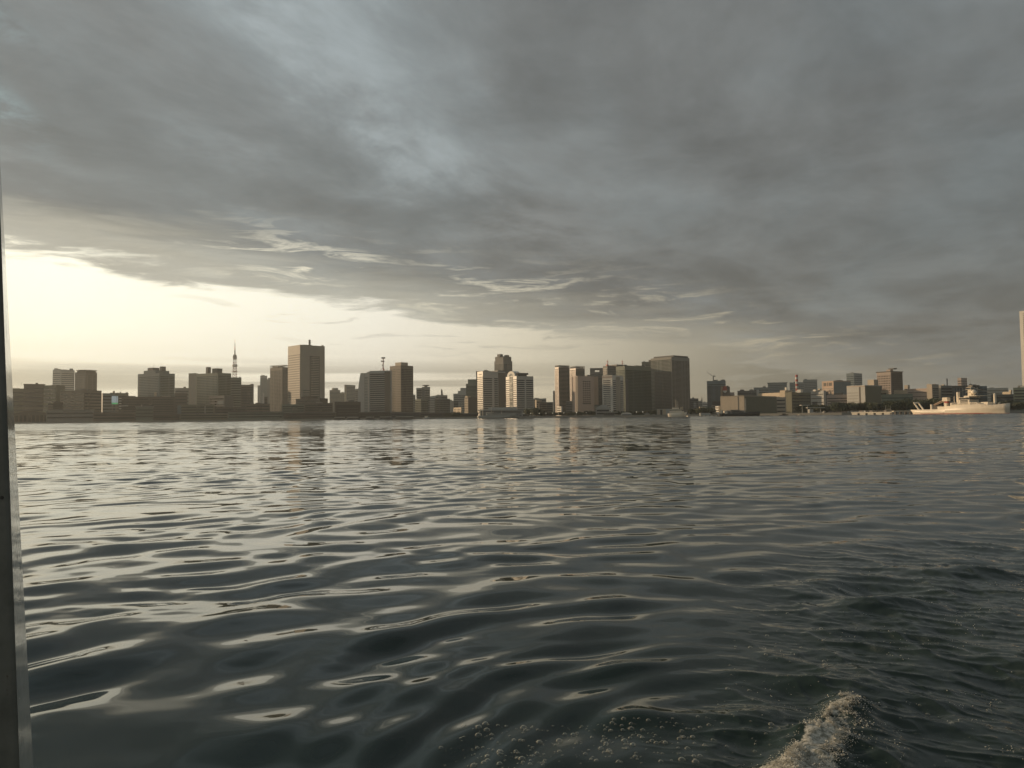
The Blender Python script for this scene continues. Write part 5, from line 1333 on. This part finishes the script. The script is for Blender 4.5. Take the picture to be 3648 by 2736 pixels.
boat_l = [('tour_boat', 'flat tour boat with a pale roof, left one below the gateway block', 1190, 1232, 1497, 1050), ('tour_boat', 'flat tour boat with a pale roof, right one below the gateway block', 1236, 1282, 1496.5, 1040),
          ('tour_boat', 'low tour boat with a pale roof under the dark striped slab', 1302, 1336, 1496, 1010), ('tour_boat', 'low long tour boat under the slab’s roof mast', 1352, 1398, 1495.5, 1005), ('tour_boat', 'low tour boat with a pale roof under the box-capped tower', 1408, 1478, 1495, 1000)]
for nm, lb, a, b_, wl, Y in boat_l:
    small_ship(nm, lb, 'boat', a, b_, wl, Y, 4, 1480, M['dgrey'], [('cabin', a + 4, b_ - 6, wl - 9, wl - 4, 2.0, M['dbrown']), ('roof', a + 3, b_ - 5, wl - 11, wl - 9.2, 2.5, M['white'])], 2.6, (wl - 4.5, wl - 5.5, False))

# ------------------------------------------------------------------ piers and jetties
def deck_thing(name, label, x0, x1, wl, ytop, Y, wdt, mat, cat='pier', extra=None, yaw=0):
    if yaw:
        yw = R(yaw); t0, t1 = ray(x0, wl), ray(x1, wl); t0, t1 = t0.x / t0.y, t1.x / t1.y
        Cx, h = np.linalg.solve(np.array([[1, -(math.cos(yw) + t0 * math.sin(yw))], [1, math.cos(yw) + t1 * math.sin(yw)]]), np.array([t0 * Y, t1 * Y]))
        root = empty(name, (Cx, Y, 0), -yw); tag(root, label, cat); zt = at((x0 + x1) / 2, ytop, Y).z
        extra(root, 2 * h, zt, wdt); return root, 2 * h, zt
    pa, pb = at(x0, wl, Y), at(x1, wl, Y)
    c = (pa + pb) / 2; az = az_of((x0 + x1) / 2) * .3
    root = empty(name, (c.x, c.y, 0), 0); tag(root, label, cat)
    L = pb.x - pa.x; zt = at((x0 + x1) / 2, ytop, Y).z
    if extra: extra(root, L, zt, wdt)
    return root, L, zt
def float_pier(root, L, zt, w):
    mb = MB(); mb.box(-L / 2, L / 2, -w / 2, w / 2, zt - 1.0, zt); mb.build('deck', SHIPW, root)
    for i in range(5):
        x = -L / 2 + L * (i + .12) / 5; mb = MB(); mb.box(x, x + L * .14, -w / 2 - .3, w / 2, -.6, zt - 1.02); mb.build('float', SHIPW, root)
    mb = MB(); n = 22
    for i in range(n + 1):
        x = -L / 2 + L * i / n; mb.tube((x, -w / 2 + .2, zt), (x, -w / 2 + .2, zt + 1.1), .06, .06, 4)
    mb.tube((-L / 2, -w / 2 + .2, zt + 1.1), (L / 2, -w / 2 + .2, zt + 1.1), .06, .06, 4); mb.build('railing', M['rwhite'], root)
    for f in (-.3, -.05, .3): mb = MB(); mb.box(L * f, L * f + 2, -1, 1, zt, zt + 1.3); mb.build('bollard_box', M['pink'], root)
    mb = MB()
    for x in (L * .46, L * .335):mb.tube((x, 0, zt), (x, 0, zt + 5.5), .2, .15, 6)
    mb.box(L * .33, L * .47, -.3, .3, zt + 2, zt + 2.5); mb.build('gangway_frame', M['steel'], root)
deck_thing('floating_pier', 'white floating pier on blocky floats, left of the white research ship', 3036, 3180, 1477.5, 1467.5, 690, 5, None, extra=float_pier, yaw=46)
def gang(root, L, zt, w):
    mb = MB(); mb.box(-L / 2, L / 2, -w / 2, w / 2, zt - .7, zt); mb.build('deck', SHIPW, root)
    for i in range(6):
        x = -L / 2 + L * (i + .5) / 6; mb = MB(); mb.box(x - .5, x + .5, -w / 2 + .4, w / 2 - .4, -1, zt - .72); mb.build('pile', M['dbrown'], root)
deck_thing('gangway_pier', 'thin white gangway pier joining the floating pier to the ship’s stern', 3181, 3290, 1476, 1463, 705, 3.5, None, extra=gang)
def jet(root, L, zt, w):
    mb = MB(); mb.box(-L / 2, L / 2, -w / 2, w / 2, zt - .8, zt); mb.build('deck', M['lgrey'], root)
    for i in range(7):
        x = -L / 2 + L * (i + .5) / 7; mb = MB(); mb.tube((x, 0, -1), (x, 0, zt - .8), .5, .5, 8); mb.build('pile', M['grey'], root)
    for (f0, f1, h) in ((.05, .40, 9.0), (.30, .98, 6.2)):
        a, b = -L / 2 + L * f0, -L / 2 + L * f1
        mb = MB(); mb.box(a, b, -w * .4, w * .4, zt + h, zt + h + .5); c = mb.build('canopy', M['white'], root)
        for q in (.2, .8): mb = MB(); x = a + (b - a) * q; mb.tube((x, 0, zt), (x, 0, zt + h), .28, .22, 6); mb.build('canopy_post', M['lgrey'], c)
    mb = MB(); mb.box(-L * .12, L * .02, -2, 2, zt, zt + 5); mb.build('cabin', M['lgrey'], root)
deck_thing('jetty', 'jetty with two thin flat canopies standing in the water right of the warehouse', 2848, 2938, 1480, 1474.5, 800, 7, None, cat='jetty', extra=jet)
def lowp(root, L, zt, w):
    mb = MB(); mb.box(-L / 2, L / 2, -w / 2, w / 2, -1, zt); mb.build('deck', SHIPW, root)
    mb = MB(); mb.box(-L * .1, L * .22, -w * .3, w * .3, zt, zt + 2.8); mb.build('shelter', M['lgrey'], root)
    for i in range(8): mb = MB(); mb.tube((-L / 2 + L * (i + .5) / 8, -w / 2 - .3, -1), (-L / 2 + L * (i + .5) / 8, -w / 2 - .3, zt + .9), .25, .25, 6); mb.build('fender_post', M['dgrey'], root)
deck_thing('landing_stage', 'long thin white landing stage left of the black barge', 2448, 2561, 1484, 1480.5, 800, 7, None, cat='pier', extra=lowp)
def lowj(root, L, zt, w):
    mb = MB(); mb.box(-L / 2, L / 2, -w / 2, w / 2, zt - .7, zt); mb.build('deck', M['lgrey'], root)
    for i in range(6): mb = MB(); mb.tube((-L / 2 + L * (i + .5) / 6, 0, -1), (-L / 2 + L * (i + .5) / 6, 0, zt - .7), .4, .4, 6); mb.build('pile', M['grey'], root)
    mb = MB(); mb.box(-L * .45, L * .35, -.1, .1, zt + .8, zt + 1.1); mb.build('rail', M['lgrey'], root)
deck_thing('jetty', 'low jetty with pale piles between the warehouse and the canopied jetty', 2806, 2850, 1481, 1475, 800, 6, None, cat='jetty', extra=lowj)

# ------------------------------------------------------------------ the boat's own post, close at the left
def paint(name, c0, c1, rough):
    m, nt, bs = new_mat(name)
    tc = nt.nodes.new('ShaderNodeTexCoord'); O = X(nt, tc.outputs['Object'])
    x, y, z = sep(nt, O)
    r1 = noise(nt, vec(nt, x, y, z * .55), 26, 6, .65)
    r2 = noise(nt, vec(nt, x * 8, y * 8, z), 5.5, 5, .6)
    rust = ((r1 * .55 + r2 * .45).ss(.57, .66))
    n3 = noise(nt, O, 9, 5, .6)
    c = mixc(nt, n3.ss(.3, .7), c0, c1)
    c = mixc(nt, rust, c, (.10, .045, .022))
    nt.links.new(c.v, bs.inputs['Base Color']); nt.links.new((rust * .5 + rough + n3 * .10).v, bs.inputs['Roughness'])
    bmp = nt.nodes.new('ShaderNodeBump'); bmp.inputs['Strength'].default_value = .25; bmp.inputs['Distance'].default_value = .0006
    nt.links.new(noise(nt, O, 60, 5, .6).v, bmp.inputs['Height']); nt.links.new(bmp.outputs[0], bs.inputs['Normal'])
    return m
def boat_post():
    m = paint('weathered_shaded_paint', (.15, .145, .12), (.24, .23, .195), .25)  # worn white paint, darkened to hold the front face's shade
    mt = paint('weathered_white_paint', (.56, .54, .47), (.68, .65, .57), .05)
    Y0 = 1.60
    A0, A1 = at(8, 1180, Y0), at(62, 2736, Y0)          # the corner between the dark and the light face
    B0, B1 = at(34, 1180, Y0 + .20), at(119, 2736, Y0 + .20)
    up = (A0 - A1).normalized(); base = A1 - up * .35; top = A1 + up * 2.4
    root = empty('post', tuple(base), 0); tag(root, 'white painted steel boat post with rust spots, close at the left edge', 'post')
    zf = lambda P, z: (z - P[0].z) / (P[1].z - P[0].z)
    def line(P, z): return P[0] + (P[1] - P[0]) * zf(P, z)
    zb, zt = base.z, top.z
    rows_ = 60; mb = MB()
    prev = None
    for k in range(rows_ + 1):
        z = zb + (zt - zb) * k / rows_
        a, b_ = line((A1, A0), z), line((B1, B0), z)
        a2 = Vector((a.x, a.y)); b2 = Vector((b_.x, b_.y))
        # outline: front face, rounded corner, side face, rounded lip, back
        sec = [(a2.x - .20, a2.y + .002), (a2.x - .006, a2.y - .001), (a2.x - .002, a2.y + .0005), (a2.x + .0015, a2.y + .004),
               (b2.x - .0015, b2.y - .006), (b2.x, b2.y - .002), (b2.x - .0015, b2.y + .002), (b2.x - .006, b2.y + .004), (a2.x - .20, b2.y + .004)]
        i = len(mb.v)
        mb.v += [(p[0] - base.x, p[1] - base.y, z - base.z) for p in sec]
        if prev is not None:
            for j in range(len(sec)): mb.f.append((prev + j, prev + (j + 1) % len(sec), i + (j + 1) % len(sec), i + j))
        prev = i
    tr = MB(); ns = len(sec); nr_ = len(mb.v) // ns
    for r_ in range(nr_):                     # the pale side flange is a strip of its own, 1 mm proud
        for j in (3, 4, 5):
            v = mb.v[r_ * ns + j]; tr.v.append((v[0] + .0008, v[1] - .0005, v[2]))
        v = mb.v[r_ * ns + 5]; tr.v.append((v[0] - .0002, v[1] + .002, v[2]))
        v = mb.v[r_ * ns + 3]; tr.v.append((v[0] - .0005, v[1] + .002, v[2]))
    for r_ in range(nr_ - 1):
        for j in range(5): tr.f.append((r_ * 5 + j, r_ * 5 + (j + 1) % 5, r_ * 5 + 5 + (j + 1) % 5, r_ * 5 + 5 + j))
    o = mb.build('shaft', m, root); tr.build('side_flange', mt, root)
    # two bolts with rust
    for fz in (.33, .52, .62):
        z = (zt - zb) * fz; a = line((A1, A0), zb + z)
        mb = MB(); cx, cy_ = a.x - base.x - .012, a.y - base.y
        mb.tube((cx, cy_ + .002, z), (cx, cy_ - .0025, z), .0045, .0035, 10); mb.build('bolt', M['dbrown'], root)
boat_post()

# ------------------------------------------------------------------ foam and bubbles
def surf_z(xs, ys):
    xs = np.array(xs, float); ys = np.array(ys, float)
    return water_height(xs, ys, np.full(xs.shape, .02))
def ico(sub):
    bm = bmesh.new(); bmesh.ops.create_icosphere(bm, subdivisions=sub, radius=1)
    v = np.array([p.co[:] for p in bm.verts]); f = np.array([[q.index for q in p.verts] for p in bm.faces]); bm.free(); return v, f
def scatter(name, pts, rad, mat, sub=1, flat=1.0):
    v, f = ico(sub); n = len(pts)
    P = np.asarray(pts)[:, None, :]; r = np.asarray(rad)[:, None, None]
    V = (v[None] * np.array([1, 1, flat]) * r + P).reshape(-1, 3)
    Fc = (f[None] + (np.arange(n) * len(v))[:, None, None]).reshape(-1, 3)
    me = bpy.data.meshes.new(name)
    me.vertices.add(len(V)); me.vertices.foreach_set('co', V.ravel())
    me.loops.add(Fc.size); me.loops.foreach_set('vertex_index', Fc.ravel().astype(np.int32))
    me.polygons.add(len(Fc)); me.polygons.foreach_set('loop_start', np.arange(0, Fc.size, 3, dtype=np.int32))
    me.polygons.foreach_set('use_smooth', np.ones(len(Fc), dtype=bool)); me.update(calc_edges=True)
    me.materials.append(mat); return link(bpy.data.objects.new(name, me))
def foam_and_bubbles():
    m, nt, bs = new_mat('foam')
    tc = nt.nodes.new('ShaderNodeTexCoord'); n1 = noise(nt, X(nt, tc.outputs['Object']), 22, 4, .7)
    nt.links.new(mixc(nt, n1.ss(.35, .65), (.26, .25, .20), (.78, .76, .68)).v, bs.inputs['Base Color'])
    bs.inputs['Roughness'].default_value = .15
    rg = np.random.default_rng(11)
    # the breaking crest: droplets and froth piled on the ridge, thinning to its right side
    P, Rr = [], []
    n = 26000
    t = rg.uniform(0, 1, n) ** 1.25 * .84
    seg = len(WAKE) - 1
    xs, ys = [], []
    for tt in t:
        i = min(int(tt * seg), seg - 1); f = tt * seg - i; a, b = WAKE[i], WAKE[i + 1]
        p = a + (b - a) * f; d = Vector((b.x - a.x, b.y - a.y)).normalized(); nrm = Vector((-d.y, d.x))
        wid = .12 * (1 - tt) ** .9 + .03
        w = (-abs(rg.normal(0, 1)) * wid * 1.1 + .045) if rg.uniform() < .85 else rg.normal(0, .05)
        xs.append(p.x + nrm.x * w); ys.append(p.y + nrm.y * w)
    xs, ys = np.array(xs), np.array(ys)
    keep = vnoise(xs * 9, ys * 7, 77) + .6 * vnoise(xs * 24, ys * 22, 78) > -.18
    xs, ys = xs[keep], ys[keep]
    z = surf_z(xs, ys); r = rg.uniform(.0009, .0030, len(xs)) * (1 + (rg.uniform(size=len(xs)) < .05) * 1.3)
    z = z + np.abs(rg.normal(0, .009, len(xs)))
    # loose flecks drifting across the churned water at right
    n = 4200
    px = rg.uniform(2550, 3900, n); py = rg.uniform(2020, 2900, n)
    q = [onwater(a, b) for a, b in zip(px, py)]
    fx, fy = np.array([p.x for p in q]), np.array([p.y for p in q])
    k = (vnoise(fx * 2.6, fy * 3.0, 61) + .5 * vnoise(fx * 7, fy * 8, 62) > .42) & (px > 2600 + rg.uniform(0, 900, n) * .6)
    fx, fy = fx[k], fy[k]; fr = rg.uniform(.0012, .0042, len(fx))
    X_ = np.concatenate([xs, fx]); Y_ = np.concatenate([ys, fy]); Z_ = np.concatenate([z, surf_z(fx, fy)]); R_ = np.concatenate([r, fr])
    o = scatter('foam', np.stack([X_, Y_, Z_], -1), R_, m, 1, .7)
    tag(o, kind='stuff')
    # bubbles floating on the surface
    mb_, nt, bs = new_mat('bubble_film')
    nt.nodes.remove(bs)
    lw = nt.nodes.new('ShaderNodeLayerWeight'); lw.inputs[0].default_value = .35
    gl = nt.nodes.new('ShaderNodeBsdfGlossy'); gl.inputs['Roughness'].default_value = .04; gl.inputs[0].default_value = (.95, .9, .75, 1)
    tr = nt.nodes.new('ShaderNodeBsdfTransparent'); mx = nt.nodes.new('ShaderNodeMixShader')
    f = X(nt, lw.outputs['Facing'])
    nt.links.new((f.pw(2.0) * 1.15 + .05).clamp().v, mx.inputs[0]); nt.links.new(tr.outputs[0], mx.inputs[1]); df = nt.nodes.new('ShaderNodeBsdfDiffuse'); df.inputs[0].default_value = (.85, .82, .72, 1); m2 = nt.nodes.new('ShaderNodeMixShader'); m2.inputs[0].default_value = .35
    nt.links.new(gl.outputs[0], m2.inputs[1]); nt.links.new(df.outputs[0], m2.inputs[2]); nt.links.new(m2.outputs[0], mx.inputs[2])
    nt.links.new(mx.outputs[0], nt.nodes['Material Output'].inputs[0])
    B = []
    for (x0, x1, y0, y1, n, big) in ((1640, 2500, 2570, 2720, 260, .012), (2600, 3000, 2230, 2450, 75, .010), (2050, 2760, 2560, 2680, 60, .010), (1560, 1950, 2650, 2800, 60, .008), (2650, 3100, 2150, 2200, 14, .008), (2500, 2700, 2450, 2600, 24, .009), (3100, 3600, 2500, 2730, 40, .010)):
        for _ in range(n):
            B.append((rg.uniform(x0, x1), rg.uniform(y0, y1), big * min(1.6, math.exp(rg.normal(-.65, .6)))))
    for a in ((1704, 2612, .021), (1855, 2636, .014), (2170, 2672, .017), (2255, 2649, .016), (2370, 2643, .015), (2290, 2600, .015), (2420, 2628, .014), (2012, 2598, .013), (2175, 2596, .013), (1918, 2634, .012), (2670, 2458, .013)): B.append(a)
    q = [onwater(a, b) for a, b, _ in B]
    bx, by = np.array([p.x for p in q]), np.array([p.y for p in q])
    o = scatter('bubbles', np.stack([bx, by, surf_z(bx, by)], -1), [b[2] for b in B], mb_, 2, .75)
    tag(o, kind='stuff')
foam_and_bubbles()

# ------------------------------------------------------------------ haze over the bay
def make_haze():
    mb = MB(); mb.box(-9000, 9000, -1500, 4200, -4.0, 380)
    m = bpy.data.materials.new('haze_air'); m.use_nodes = True; nt = m.node_tree; nt.nodes.clear()
    out = nt.nodes.new('ShaderNodeOutputMaterial'); v = nt.nodes.new('ShaderNodeVolumePrincipled')
    v.inputs['Color'].default_value = (.87, .91, .88, 1); v.inputs['Density'].default_value = HAZE
    v.inputs['Anisotropy'].default_value = 0.30
    nt.links.new(v.outputs[0], out.inputs['Volume'])
    o = mb.build('haze', m); tag(o, kind='stuff')
HAZE = 0.000095
make_haze()
